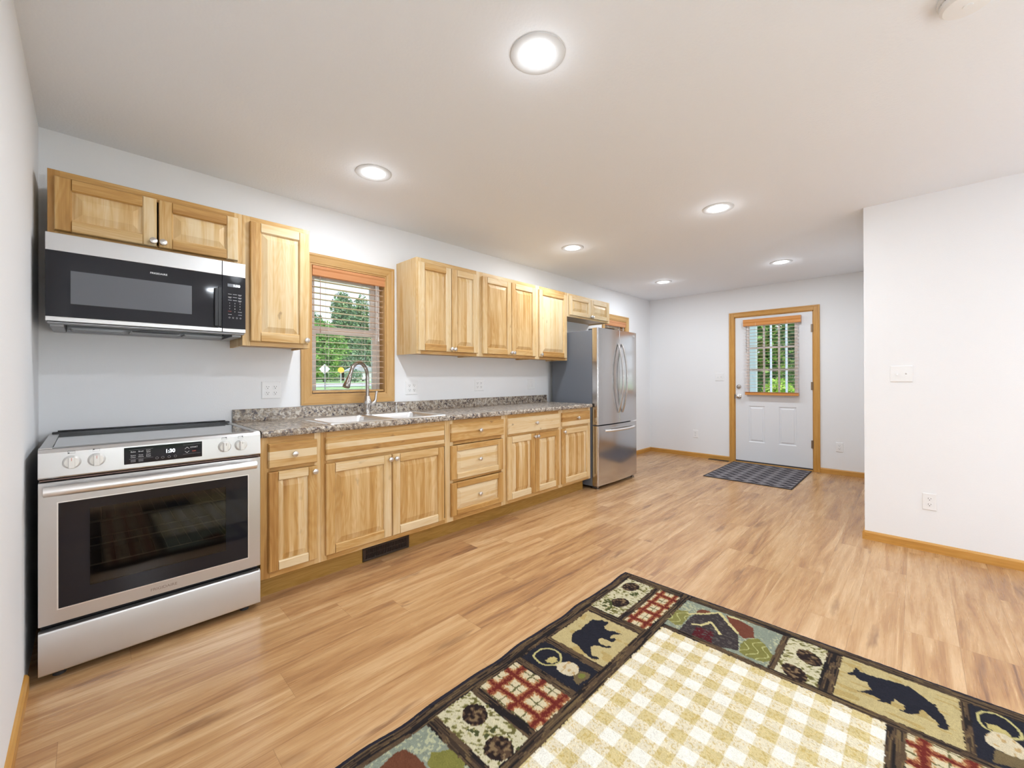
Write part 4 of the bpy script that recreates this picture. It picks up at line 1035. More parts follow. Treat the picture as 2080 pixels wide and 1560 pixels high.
# ================================================================== microwave
t = thing('microwave', 'stainless and black over-the-range microwave under the short wall cabinet', 'microwave', (.42, -.19, 1.425))
M0, M1 = .0405, .7975; yf = -.3856; ys = .687
mb = MB(); mb.box(M0+.003, M1-.003, yf+.052, -.003, 1.462, 1.8355); build('case', mb, BLACK, t, bevel=.002)
for nm, a, b in (('door', M0, ys-.0012), ('control_section', ys+.0012, M1)):
    mb = MB(); mb.box(a, b, yf+.003, yf+.050, 1.446, 1.8345); p = build(nm, mb, BLACK, t)
    for c, d in ((1.7565, 1.8345), (1.446, 1.4665)):
        mb = MB(); mb.box(a, b, yf, yf+.01, c, d); build('steel_trim', mb, STEEL, p, bevel=.0015)
    mb = MB(); mb.box(a, b, yf+.0004, yf+.008, 1.4667, 1.7563); build('black_glass', mb, BLACKG, p)
    if nm == 'door':
        mb = MB(); mb.box(.117, .5535, yf-.0003, yf+.002, 1.527, 1.675); build('window_screen', mb, SCREEN, p)
        mb = MB(); text_faces(mb, 'FRIGIDAIRE', .421, 1.711, .0085, yf-.0003, width=.066, bold=.0002); build('brand_lettering', mb, INKW, p, smooth=False)
        mb = MB(); mb.box(.650, .667, yf-.016, yf, 1.474, 1.678); mb.box(.667, .6845, yf-.002, yf+.004, 1.474, 1.69); build('handle', mb, BLACK, p, bevel=.003)
    else:
        y = yf-.0002
        mb = MB(); mb.box(.712, .771, y-.0003, y+.001, 1.697, 1.714); d = build('display', mb, SCREEN, p)
        mb = MB(); text_faces(mb, '1:30', .754, 1.6995, .0115, y-.0006, bold=.0004, width=.030); build('clock_digits', mb, LEDW, d, smooth=False)
        mb = MB()
        for r in range(3):
            for c in range(3):
                x, z = .7225+.0235*c, 1.656-.0165*r
                w = (.0085, .0095, .0085)[c]; mb.box(x-w, x+w, y-.0003, y, z, z+.0016)
                if c == 2 or (r == 1 and c == 0): mb.box(x-w*.7, x+w*.7, y-.0003, y, z-.0042, z-.0028)
        for i, ch in enumerate(('1', '2', '3', '4', '5', '6', '7', '8', '9')): text_faces(mb, ch, .7215+.0245*(i % 3), 1.605-.0155*(i//3), .0052, y-.0003, bold=.00015)
        text_faces(mb, '0', .746, 1.5585, .0052, y-.0003); text_faces(mb, 'START', .770, 1.5585, .0042, y-.0003, width=.0185)
        mb.box(.714, .731, y-.0003, y, 1.544, 1.5455); mb.box(.762, .779, y-.0003, y, 1.544, 1.5455)
        for x in (.7205, .7375, .7555, .7725):
            for k in range(12):
                a, a2 = 2*pi*k/12, 2*pi*(k+1)/12; r0, r1 = .0030, .0038; zc = 1.527
                mb.face([(x+r0*cos(a), y-.0003, zc+r0*sin(a)), (x+r1*cos(a), y-.0003, zc+r1*sin(a)), (x+r1*cos(a2), y-.0003, zc+r1*sin(a2)), (x+r0*cos(a2), y-.0003, zc+r0*sin(a2))])
        build('key_labels', mb, INKW, p, smooth=False)
        mb = MB(); text_faces(mb, 'STOP', .7215, 1.5595, .0040, y-.0003, width=.016); build('stop_label', mb, INKR, p, smooth=False)
mb = MB()      # hood underside
mb.box(M0+.004, M1-.004, yf+.010, yf+.050, 1.436, 1.446); mb.box(M0+.010, M0+.055, -.335, -.02, 1.424, 1.462); mb.box(M1-.055, M1-.010, -.335, -.02, 1.424, 1.462); mb.box(M0+.055, M1-.055, -.10, -.02, 1.424, 1.462)
build('underside_chassis', mb, HOODG, t, bevel=.003)
for a, b in ((M0+.075, .30), (.325, .525), (.545, M1-.075)):
    mb = MB(); mb.box(a, b, -.225, -.105, 1.428, 1.434)
    for k in range(14): q = -.22+k*.0083; mb.box(a+.006, b-.006, q, q+.003, 1.426, 1.428)
    build('grease_filter', mb, STEELH if False else HOODG, t)
mb = MB(); mb.box(.33, .52, -.245, -.232, 1.428, 1.434); build('filter_latch', mb, DARKG, t)

# ================================================================== refrigerator
t = thing('refrigerator', 'tall stainless French-door refrigerator with bottom freezer and grey sides', 'refrigerator', (4.39, -.36, 0))
FX0, FX1 = 3.958, 4.812; yb0 = -.612
mb = MB(); mb.box(FX0+.003, FX1-.003, yb0, -.075, .030, 1.702); build('cabinet_shell', mb, GREYSIDE, t, bevel=.006)
def curved_front(x0, x1, z0, z1, yback=-.620, edge=-.688, bulge=.016, xc=None, half=None, rr=.016):
    """door with a softly bowed front; the bow spans the full refrigerator width"""
    mb = MB(); xc = (FX0+FX1)/2; half = (FX1-FX0)/2; n = 18; pr = [(x0, yback)]
    f = lambda x: edge-bulge*(1-((x-xc)/half)**2)
    lo = x0 <= FX0+.001; hi = x1 >= FX1-.001
    a, b = (x0+rr if lo else x0+.004), (x1-rr if hi else x1-.004)
    if lo:
        for k in range(6): q = pi/2*k/5; pr.append((a-rr*cos(q), f(a)+rr*(1-sin(q))))
    else: pr.append((x0, f(a)+.004))
    for k in range(n+1): x = a+(b-a)*k/n; pr.append((x, f(x)))
    if hi:
        for k in range(6): q = pi/2*k/5; pr.append((b+rr*sin(q), f(b)+rr*(1-cos(q))))
    else: pr.append((x1, f(b)+.004))
    pr.append((x1, yback)); mb.prism(pr, 'z', z0, z1); return mb, f
xm = (FX0+FX1)/2
mb, ff = curved_front(FX0, xm-.002, .688, 1.722); ld = build('door', mb, FRIDGE, t); ld['label'] = 'left refrigerator door'
mb, ff = curved_front(xm+.002, FX1, .688, 1.722); rd = build('door', mb, FRIDGE, t); rd['label'] = 'right refrigerator door'
mb, f2 = curved_front(FX0, FX1, .042, .676); fd = build('freezer_drawer', mb, FRIDGE, t)
for o_, hx in ((ld, xm-.040), (rd, xm+.045)):
    mb = MB(); path = []; y0 = ff(hx)
    for k in range(21):
        q = k/20; z = .800+.772*q; path.append((hx, y0-.004-.062*sin(pi*q)**.8, z))
    mb.tube(path, [.010]+[.0125]*19+[.010], 14, sy=.75); build('handle', mb, FHAND, o_)
mb = MB(); path = []
for k in range(21):
    q = k/20; x = FX0+.125+(FX1-FX0-.20)*q; path.append((x, f2(x)-.004-.046*sin(pi*q)**.6, .618))
mb.tube(path, [.010]+[.013]*19+[.010], 14); build('handle', mb, STEELH, fd)
for x in (FX0+.05, FX1-.05):
    mb = MB(); mb.box(x-.035, x+.035, -.665, -.56, 1.7025, 1.7215 if False else 1.719); build('hinge_cover', mb, DARKG, t, bevel=.003)
mb = MB(); mb.box(FX0+.02, FX1-.02, -.64, -.60, .012, .040); build('base_grille', mb, DARKG, t)
for x in (FX0+.045, FX1-.045):
    mb = MB(); mb.lathe([(.022, 0), (.022, .010), (.012, .014), (.012, .042)], (x, -.652, 0), n=16); mb.box(x-.03, x+.03, -.668, -.62, .028, .040); build('levelling_foot', mb, DARKST, t)
mb = MB(); bx = 4.722; yb = ff(bx)-.0012
mb.box(bx-.032, bx+.032, yb, yb+.003, 1.668, 1.690); bd = build('brand_badge', mb, INKW, rd)
mb = MB(); mb.box(bx-.030, bx+.030, yb-.0004, yb, 1.660, 1.6625); mb.box(bx-.026, bx+.026, yb-.0006, yb-.0001, 1.677, 1.681); build('badge_print', mb, INKG, bd)

# ================================================================== area rug
POLY = {
  'bear1': [(.569,.135),(.568,.151),(.559,.164),(.544,.171),(.547,.185),(.54,.199),(.54,.206),(.56,.205),(.581,.203),(.593,.216),(.599,.232),(.585,.256),(.581,.283),(.577,.298),(.593,.284),(.607,.269),(.633,.267),(.64,.277),(.63,.288),(.635,.3),(.651,.3),(.664,.291),(.662,.266),(.666,.245),(.683,.239),(.703,.248),(.707,.265),(.704,.286),(.691,.301),(.693,.308),(.707,.305),(.717,.289),(.725,.265),(.735,.248),(.752,.242),(.773,.258),(.797,.276),(.796,.293),(.792,.307),(.8,.312),(.812,.303),(.818,.29),(.813,.27),(.811,.246),(.8,.221),(.786,.197),(.782,.178),(.787,.167),(.776,.156),(.752,.145),(.735,.133),(.71,.128),(.685,.135),(.659,.137),(.624,.133),(.593,.132)],
  'bear2': [(.182,1.059),(.148,1.075),(.117,1.08),(.115,1.088),(.132,1.097),(.128,1.116),(.128,1.146),(.117,1.172),(.109,1.204),(.105,1.236),(.121,1.256),(.139,1.273),(.156,1.286),(.162,1.305),(.18,1.308),(.207,1.319),(.237,1.327),(.267,1.334),(.286,1.329),(.291,1.317),(.29,1.306),(.274,1.308),(.261,1.303),(.246,1.288),(.227,1.275),(.232,1.269),(.259,1.259),(.281,1.248),(.286,1.227),(.288,1.21),(.274,1.224),(.246,1.224),(.235,1.21),(.228,1.2),(.25,1.195),(.27,1.187),(.275,1.174),(.281,1.154),(.264,1.163),(.26,1.142),(.263,1.121),(.275,1.098),(.241,1.123),(.227,1.135),(.212,1.127),(.188,1.123),(.189,1.109),(.185,1.093),(.171,1.084),(.179,1.073)],
  'l1_handle': [(.975,.105),(.951,.098),(.917,.101),(.893,.12),(.882,.148),(.888,.178),(.911,.201),(.931,.21),(.958,.202),(.984,.175),(.99,.15),(.982,.118)],
  'l1_cap': [(.961,.159),(.936,.16),(.917,.169),(.917,.185),(.932,.199),(.953,.192),(.967,.173)],
  'l1_globe': [(.951,.208),(.921,.215),(.9,.233),(.89,.261),(.903,.286),(.927,.298),(.958,.292),(.973,.27),(.976,.244),(.967,.22)],
  'l1_base': [(.957,.294),(.912,.295),(.898,.337),(.906,.342),(.983,.337),(.971,.307)],
  'l1_dot': [(.923,.329),(.929,.332),(.937,.332),(.944,.329),(.949,.324),(.951,.318),(.949,.312),(.945,.307),(.938,.304),(.93,.304),(.923,.307),(.918,.312),(.916,.318),(.918,.324)],
  'l2_handle': [(.19,1.434),(.185,1.418),(.153,1.406),(.117,1.407),(.087,1.422),(.071,1.45),(.082,1.477),(.115,1.496),(.143,1.502),(.168,1.498),(.182,1.483)],
  'l2_cap': [(.179,1.424),(.155,1.425),(.142,1.446),(.159,1.472),(.185,1.48),(.19,1.461),(.184,1.44)],
  'l2_globe': [(.237,1.413),(.19,1.434),(.175,1.462),(.196,1.489),(.233,1.503),(.268,1.499),(.286,1.474),(.284,1.439),(.272,1.419)],
  'l2_base': [(.285,1.431),(.285,1.457),(.277,1.495),(.29,1.506),(.335,1.483),(.355,1.422)],
  'tree1': [(.274,.379),(.206,.391),(.176,.436),(.195,.459),(.26,.462),(.321,.465),(.335,.438),(.316,.392)],
  'house': [(.364,.472),(.229,.467),(.161,.48),(.086,.557),(.153,.623),(.21,.678),(.331,.711),(.362,.648),(.383,.56)],
  'hill1': [(.174,.474),(.14,.472),(.108,.483),(.1,.513),(.111,.533)],
  'hill2': [(.083,.587),(.077,.601),(.082,.643),(.104,.712),(.187,.737),(.223,.7),(.177,.65)],
  'door': [(.277,.517),(.268,.594),(.357,.609),(.359,.526)],
  'roof1': [(.198,.45),(.13,.518),(.08,.555),(.112,.586),(.199,.67)],
  'roof2': [(.27,.498),(.253,.529),(.194,.555),(.263,.617)],
  'roof3': [(.082,.602),(.077,.642)],
  'bush': [(.274,.705),(.217,.717),(.176,.748),(.206,.785),(.263,.823),(.307,.828),(.338,.807),(.349,.755),(.339,.714)],
  'c1': [(.118,.151),(.14,.157),(.164,.154),(.186,.144),(.202,.128),(.208,.109),(.204,.092),(.19,.078),(.168,.072),(.143,.074),(.12,.084),(.104,.101),(.098,.12),(.103,.138)],
  'c2': [(.308,.188),(.329,.194),(.352,.192),(.373,.182),(.389,.166),(.395,.147),(.392,.13),(.379,.116),(.358,.11),(.334,.112),(.312,.122),(.296,.138),(.289,.158),(.294,.175)],
  'n1': [(.194,.183),(.204,.185),(.216,.184),(.227,.178),(.235,.17),(.238,.161),(.237,.152),(.23,.146),(.22,.143),(.208,.144),(.197,.15),(.188,.158),(.185,.168),(.187,.176)],
  'n2': [(.39,.136),(.412,.146),(.433,.151),(.449,.148),(.457,.14),(.456,.127),(.445,.113),(.427,.098),(.404,.087),(.382,.082),(.365,.084),(.356,.093),(.358,.107),(.37,.122)],
  'c3': [(.187,.982),(.206,.976),(.219,.963),(.223,.944),(.217,.924),(.203,.906),(.182,.893),(.158,.889),(.137,.894),(.124,.909),(.12,.928),(.127,.949),(.143,.967),(.164,.979)],
  'c4': [(.339,.955),(.357,.949),(.368,.936),(.371,.917),(.363,.898),(.348,.88),(.326,.868),(.303,.864),(.283,.87),(.271,.884),(.27,.904),(.278,.925),(.295,.942),(.317,.953)],
  'c5': [(1.32,.192),(1.337,.204),(1.357,.207),(1.375,.201),(1.389,.187),(1.396,.168),(1.394,.146),(1.384,.127),(1.367,.113),(1.347,.109),(1.327,.115),(1.312,.13),(1.306,.151),(1.309,.173)],
  'c6': [(1.351,.347),(1.368,.357),(1.388,.358),(1.407,.35),(1.422,.335),(1.43,.316),(1.429,.295),(1.419,.278),(1.402,.266),(1.381,.264),(1.361,.272),(1.345,.288),(1.338,.309),(1.34,.33)],
  'n3': [(1.413,.165),(1.39,.214),(1.329,.25),(1.361,.262),(1.381,.26),(1.407,.222)],
  'n4': [(1.327,.291),(1.327,.333),(1.326,.352),(1.352,.366),(1.345,.344)],
  'hill3': [(1.687,.108),(1.651,.097),(1.616,.091),(1.597,.101),(1.584,.132),(1.581,.173),(1.586,.21),(1.614,.251),(1.745,.164)],
  'tree3': [(1.574,.196),(1.539,.167),(1.526,.185),(1.494,.201),(1.488,.24),(1.49,.271),(1.52,.307),(1.591,.274)],
}
CREAM = (222, 208, 168); TAN = (208, 188, 134); NAVY = (38, 38, 48); BROWN = (98, 78, 58); GREY = (152, 160, 142)
def srgba(c): c = np.asarray(c, float)/255; return np.where(c <= .04045, c/12.92, ((c+.055)/1.055)**2.4)
rng = np.random.default_rng(3)
def vnoise(x, y, s, seed=0):
    """smooth value noise on arrays"""
    g = np.random.default_rng(seed).random((256, 256)); u = x/s; v = y/s; i = np.floor(u).astype(int); j = np.floor(v).astype(int); fu = u-i; fv = v-j
    fu = fu*fu*(3-2*fu); fv = fv*fv*(3-2*fv); i %= 256; j %= 256; i1 = (i+1) % 256; j1 = (j+1) % 256
    return (g[i, j]*(1-fu)+g[i1, j]*fu)*(1-fv)+(g[i, j1]*(1-fu)+g[i1, j1]*fu)*fv
def inpoly(a, b, P):
    P = np.array(P); ins = np.zeros(a.shape, bool); box = (a >= P[:, 0].min()) & (a <= P[:, 0].max()) & (b >= P[:, 1].min()) & (b <= P[:, 1].max())
    aa, bb = a[box], b[box]; r = np.zeros(aa.shape, bool); n = len(P)
    for k in range(n):
        x1, y1 = P[k]; x2, y2 = P[(k+1) % n]
        if y1 == y2: continue
        c = ((y1 > bb) != (y2 > bb)) & (aa < (x2-x1)*(bb-y1)/(y2-y1)+x1); r ^= c
    ins[box] = r; return ins
def nearline(a, b, P, w, closed=False):
    d = np.full(a.shape, 9.0); n = len(P)
    for k in range(n if closed else n-1):
        x1, y1 = P[k]; x2, y2 = P[(k+1) % n]; L2 = (x2-x1)**2+(y2-y1)**2+1e-12
        t_ = np.clip(((a-x1)*(x2-x1)+(b-y1)*(y2-y1))/L2, 0, 1); d = np.minimum(d, np.hypot(a-x1-t_*(x2-x1), b-y1-t_*(y2-y1)))
    return d < w
def rug_colour(a, b):
    C = np.empty(a.shape+(3,)); j = (vnoise(a, b, .009, 4)-.5)*.006; A = a+j; B = b+(vnoise(a, b, .009, 5)-.5)*.006
    # striped bark-like bands: stripes run along the nearest band
    along_a = (b < .07) | ((b > .352) & (b < .404)) | ((b > 1.182) & (b < 1.235)) | (b > 1.53)
    far = (a < .40); along_a = np.where(far & (b > .404), False, along_a)
    inr = far & (b > .404) & (a > .07) & (a < .36); along_a = along_a | inr | ((a > .07) & (a < .475) & (b > .205) & (b < .255))
    u = np.where(along_a, b, a); v = np.where(along_a, a, b)
    s = vnoise(v+3, u*18, .10, 6)+.5*vnoise(v, u*60, .12, 7)
    C[:] = BROWN; C[s > .86] = (40, 34, 34); C[(s < .55)] = (124, 102, 70); C[(s < .44)] = (70, 56, 46)
    def rect(a0, a1, b0, b1): return (A > a0) & (A < a1) & (B > b0) & (B < b1)
    def plaid(mk, pa, pb, a0, b0):
        fa = np.abs(((A-a0)/pa) % 1-.5)*2; fb = np.abs(((B-b0)/pb) % 1-.5)*2
        r = np.maximum(np.clip(1-fa*1.9, 0, 1), np.clip(1-fb*1.9, 0, 1))+(vnoise(a, b, .005, 9)-.5)*.5
        c = np.where((r > .72)[..., None], (118, 42, 34), np.where((r > .42)[..., None], (160, 92, 60), np.where((r > .22)[..., None], (212, 168, 116), (230, 214, 176))))
        ln = ((np.abs(((A-a0)/pa+.5) % 1-.5) > .44) & (fa > .8)) | ((fb > .93)); 
        thin = (np.abs(((A-a0)/pa) % 1-.02) < .035) | (np.abs(((B-b0)/pb) % 1-.02) < .035)
        c = np.where((thin & (r < .5))[..., None], (112, 106, 66), c); C[mk] = c[mk]
    def needles(mk):
        C[mk] = (226, 216, 180); q = vnoise(a*1.6+b, b-a*.6, .012, 11)+.35*vnoise(a, b, .06, 12)
        C[mk & (q > .92)] = (118, 112, 62); C[mk & (q > .80) & (q <= .92)] = (178, 170, 116)
    def cone(P):
        m_ = inpoly(a+j, b, P); q = vnoise(a, b, .011, 13); C[m_] = (44, 32, 30); C[m_ & (q > .55)] = (92, 70, 52); C[m_ & (q > .76)] = (140, 116, 84)
    # far row and corner
    cells = []
    for k in (0,):
        m_ = rect(.073, .472, .060, .214); needles(m_); cone(POLY['c1']); cone(POLY['c2'])
        for nn in ('n1', 'n2'):
            q = inpoly(A, B, POLY[nn]) & (vnoise(a, b, .010, 15) > .45); C[q] = (84, 88, 48)
    plaid(rect(.070, .470, .248, .360), .098, .068, .075, .236)
    m_ = rect(.524, .826, .078, .352); C[m_] = TAN; C[m_ & (vnoise(a, b, .03, 20) > .75)] = (198, 172, 110)
    C[inpoly(A, B, POLY['bear1'])] = NAVY
    m_ = rect(.864, 1.016, .075, .352); C[m_] = NAVY
    def lantern(p):
        C[nearline(a, b, POLY[p+'_handle'], .0042, True)] = (206, 194, 130); C[inpoly(A, B, POLY[p+'_cap'])] = (208, 190, 124); C[inpoly(A, B, POLY[p+'_globe'])] = (228, 212, 178)
        q = inpoly(A, B, POLY[p+'_globe']) & (vnoise(a, b*3, .02, 22) > .72); C[q] = (205, 172, 120); C[inpoly(A, B, POLY[p+'_base'])] = (122, 104, 72)
    lantern('l1'); C[inpoly(A, B, POLY['l1_dot'])] = (130, 132, 62)
    plaid(rect(1.054, 1.252, .073, .356), .088, .105, 1.07, .068)
    m_ = rect(1.292, 1.448, .066, .356); needles(m_); cone(POLY['c5']); cone(POLY['c6'])
    for nn in ('n3', 'n4'):
        q = inpoly(A, B, POLY[nn]) & (vnoise(a, b, .012, 15) > .4); C[q] = (80, 84, 48)
    def scene_bg(m_):
        C[m_] = GREY; q = vnoise(a, b, .007, 23)+.5*vnoise(a, b, .07, 24); C[m_ & (q > .95)] = (196, 196, 160)
    m_ = rect(1.494, 1.92, .070, .352); scene_bg(m_); C[m_ & inpoly(A, B, POLY['hill3'])] = (118, 72, 50); q = m_ & inpoly(A, B, POLY['tree3']); C[q] = (138, 134, 66)
    m_ = rect(.068, .362, .398, .824); scene_bg(m_)
    for nm, c in (('tree1', (144, 140, 78)), ('hill1', (124, 74, 54)), ('hill2', (124, 70, 52)), ('house', (66, 58, 58)), ('bush', (138, 134, 70)), ('door', (92, 30, 36))): C[m_ & inpoly(A, B, POLY[nm])] = c
    q = inpoly(a, b, POLY['house']) & (vnoise(a*2.2, b, .011, 25) > .72); C[q & m_] = (98, 88, 84)
    for nm in ('roof1', 'roof2', 'roof3'): C[nearline(A, B, POLY[nm], .0065)] = (226, 212, 152)
    q = (inpoly(a, b, POLY['bush']) | inpoly(a, b, POLY['tree1'])) & (np.abs(((b*3+np.sin(a*60)*.05)*9) % 1-.5) < .06); C[q] = (206, 204, 140)
    m_ = rect(.060, .358, .850, .986); needles(m_); cone(POLY['c3']); cone(POLY['c4'])
    m_ = rect(.062, .358, 1.036, 1.366); C[m_] = TAN; C[m_ & (vnoise(a*2, b*.5, .03, 20) > .72)] = (196, 170, 108); C[inpoly(A, B, POLY['bear2'])] = NAVY
    C[rect(.066, .366, 1.390, 1.540)] = NAVY; lantern('l2')
    # right-hand column, mirrored layout
    plaid(rect(.396, .60, 1.232, 1.53), .088, .105, .40, 1.22)
    scene_bg(rect(.645, 1.07, 1.232, 1.53)); needles(rect(1.11, 1.26, 1.232, 1.53)); C[rect(1.30, 1.60, 1.232, 1.53)] = TAN; C[rect(1.64, 1.80, 1.232, 1.53)] = NAVY
    plaid(rect(1.96, 2.23, .070, 1.53), .088, .105, 1.96, .07)
    C *= .86
    # central gingham field
    m_ = (A > .394) & (A < 1.915) & (B > .402) & (B < 1.184); da = ((a-.5135+.0265) % .106)/.106; db = ((b-.4870+.0265) % .1055)/.1055
    ga, gb = da < .5, db < .5; sp = vnoise(a, b, .005, 30)
    c = np.where((ga & gb)[..., None], (202, 184, 134), np.where((ga | gb)[..., None], (216, 205, 178), (231, 226, 213)))
    c = np.where((((ga != gb) & (sp > .72)))[..., None], (200, 178, 128), c); c = np.where((((ga & gb) & (sp > .7)))[..., None], (188, 164, 104), c); C[m_] = c[m_]
    # outer binding
    e_ = np.minimum(np.minimum(a, b), np.minimum(2.30-a, 1.60-b)); w_ = .020+.006*(vnoise(a, b, .05, 31)-.5)
    C[e_ < w_] = (40, 38, 48); C[(e_ > .046) & (e_ < .052)] = (36, 32, 34)
    n_ = rng.normal(0, 1, a.shape)*.055+(vnoise(a, b, .02, 40)-.5)*.10
    return np.clip(srgba(C)*(1+n_)[..., None], 0, 1)
def grid_object(name, xs, ys, zf, colf, mat, thick, edge_wave=None, parent=None):
    X, Y = np.meshgrid(xs, ys, indexing='ij'); nx, ny = X.shape; Z = zf(X, Y); Xo, Yo = (edge_wave(X, Y) if edge_wave else (X, Y))
    V = np.stack([Xo, Yo, Z], -1).reshape(-1, 3); idx = np.arange(nx*ny).reshape(nx, ny)
    q = np.stack([idx[:-1, :-1], idx[1:, :-1], idx[1:, 1:], idx[:-1, 1:]], -1).reshape(-1, 4)
    ring = np.concatenate([idx[:, 0], idx[-1, 1:], idx[::-1, -1][1:], idx[0, ::-1][1:-1]]); n = len(V); VB = V[ring].copy(); VB[:, 2] = .0006
    m_ = len(ring); k = np.arange(m_); side = np.stack([n+k, n+(k+1) % m_, ring[(k+1) % m_], ring[k]], -1)
    me = bpy.data.meshes.new(name); A_ = np.concatenate([V, VB]); Fq = np.concatenate([q, side])
    me.vertices.add(len(A_)); me.vertices.foreach_set('co', A_.astype(np.float32).ravel())
    me.loops.add(Fq.size); me.loops.foreach_set('vertex_index', Fq.astype(np.int32).ravel())
    me.polygons.add(len(Fq)); me.polygons.foreach_set('loop_start', np.arange(0, Fq.size, 4, dtype=np.int32)); me.polygons.foreach_set('loop_total', np.full(len(Fq), 4, np.int32))
    me.update(calc_edges=True); me.validate()
    cols = colf(X, Y).reshape(-1, 3); cols = np.concatenate([cols, cols[ring]*.8]); ca = me.color_attributes.new('col', 'FLOAT_COLOR', 'POINT')
    ca.data.foreach_set('color', np.concatenate([cols, np.ones((len(cols), 1))], 1).astype(np.float32).ravel())
    me.polygons.foreach_set('use_smooth', np.ones(len(me.polygons), bool)); me.materials.append(mat)
    o = bpy.data.objects.new(name, me); COL.objects.link(o); return o
RX, RY = 2.476, -1.812
xs = np.concatenate([np.linspace(RX-2.30, RX-1.85, 30)[:-1], np.linspace(RX-1.85, RX, 530)]); ys = np.linspace(RY-1.60, RY, 445)
def rz(X, Y):
    a, b = RX-X, RY-Y; e_ = np.minimum(np.minimum(a, b), np.minimum(2.3-a, 1.6-b)); base = .0035+.0075*np.clip(e_/.014, 0, 1)**.5
    return base+.0022*(vnoise(a, b, .22, 50)-.5)+.0014*(vnoise(a, b, .008, 51)-.5)
def wave(X, Y):
    a, b = RX-X, RY-Y; w = np.exp(-b/.10); return X, Y+w*.0045*(np.sin(a*2*pi/.42+.6)+.5*np.sin(a*2*pi/.23))
rug = grid_object('area_rug', xs, ys, rz, lambda X, Y: rug_colour(RX-X, RY-Y), PILE, .012, wave)
tag(rug, 'lodge-style area rug with bears, lanterns, pinecones, plaid and a gingham centre', 'rug')

# door mat
MX0, MX1, MY0, MY1 = 5.392, 6.585, -2.140, -1.245
def mat_col(X, Y):
    C = np.empty(X.shape+(3,)); C[:] = (128, 124, 127)
    u = (Y-MY0)/(MY1-MY0)*6; row = np.floor(u); d = (u-row-.5)*(MY1-MY0)/6; per = .125; tri = np.abs(((X-MX0)/per) % 1-.5)*2
    z_ = (tri-.5)*.105; C[np.abs(d-z_) < .027] = (52, 49, 54)
    C[vnoise(X, Y, .008, 60) > .8] *= 1.12
    e_ = np.minimum(np.minimum(X-MX0, MX1-X), np.minimum(Y-MY0, MY1-Y)); C[e_ < .014] = (70, 66, 66)
    return np.clip(srgba(C), 0, 1)
em = grid_object('entrance_mat', np.linspace(MX0, MX1, 300), np.linspace(MY0, MY1, 225), lambda X, Y: .007+.0006*np.sin(X*400)*np.sin(Y*400), mat_col, MATP, .008)
tag(em, 'grey entrance mat with dark zigzag rows in front of the entry door', 'door mat')

# ================================================================== outdoors
GZ = lambda x, y: -.12+.0088*max(0, min(y, 90)-6)
xs_ = [-60, 0, 10, 20, 30, 45, 60, 90, 160]; ys_ = [-40, .4, 6, 20, 40, 60, 90, 140, 260]
mb = MB(); V = [(x, y, GZ(x, y)) for x in xs_ for y in ys_]; n = len(ys_)
mb.mesh(V, [(i*n+j, (i+1)*n+j, (i+1)*n+j+1, i*n+j+1) for i in range(len(xs_)-1) for j in range(n-1)])
mb.v = [(p[0], p[1], p[2]-.03) for p in mb.v]
struct(build('ground', mb, GRASS, smooth=False))
mb = MB(); V = []
for k in range(26):
    x = -30+k*7; 
    for y in (44+.10*x, 61+.16*x): V.append((x, y, GZ(x, y)+.02))
mb.mesh(V, [(2*k, 2*k+2, 2*k+3, 2*k+1) for k in range(25)]); o = struct(build('road', mb, ROAD, smooth=False))
def leafblob(mb, c, r, n, s, rg):
    for _ in range(n):
        while True:
            p = Vector((rg.uniform(-1, 1), rg.uniform(-1, 1), rg.uniform(-1, 1)))
            if .30 < p.length < 1: break
        q = Vector((c[0]+p.x*r[0], c[1]+p.y*r[1], c[2]+p.z*r[2])); k = s*rg.uniform(.6, 1.3)
        d1 = Vector((rg.gauss(0, 1), rg.gauss(0, 1), rg.gauss(0, 1))).normalized(); d2 = d1.cross(Vector((rg.gauss(0, 1), rg.gauss(0, 1), rg.gauss(0, 1)))).normalized()
        mb.face([q-d1*k, q-d2*k*.6, q+d1*k, q+d2*k*.6])
def tree(x, y, h, cr, label, mat, leaf=.30, n=2600, blobs=9, trunk=.35, low=.28, seed=1):
    rg = random.Random(seed); g = GZ(x, y) if y > 10 else -.19
    t = thing('tree', label, 'tree', (x, y, g), group='trees seen through the windows')
    mb = MB(); th = h*(low+.25); mb.tube([(x, y, g-.1), (x+.05*th, y, g+th*.5), (x, y, g+th)], [trunk, trunk*.75, trunk*.5], 10)
    for k in range(5):
        a = rg.uniform(0, 6.28); mb.tube([(x, y, g+th*.8), (x+cr*.5*cos(a), y+cr*.5*sin(a), g+h*.72)], [trunk*.35, trunk*.12], 7)
    build('trunk', mb, BARK, t)
    mb = MB()
    for k in range(blobs):
        q = k/max(1, blobs-1); z = g+h*(low+(1-low)*(.12+.78*q)); w = cr*(.55+.45*sin(pi*(.15+.8*(1-q)))); a = rg.uniform(0, 6.28); o_ = cr*.42*(1-q*.7)
        leafblob(mb, (x+o_*cos(a), y+o_*sin(a), z), (w*.75, w*.75, h*(1-low)*.22), n//blobs, leaf, rg)
    build('crown', mb, mat, t, smooth=False)
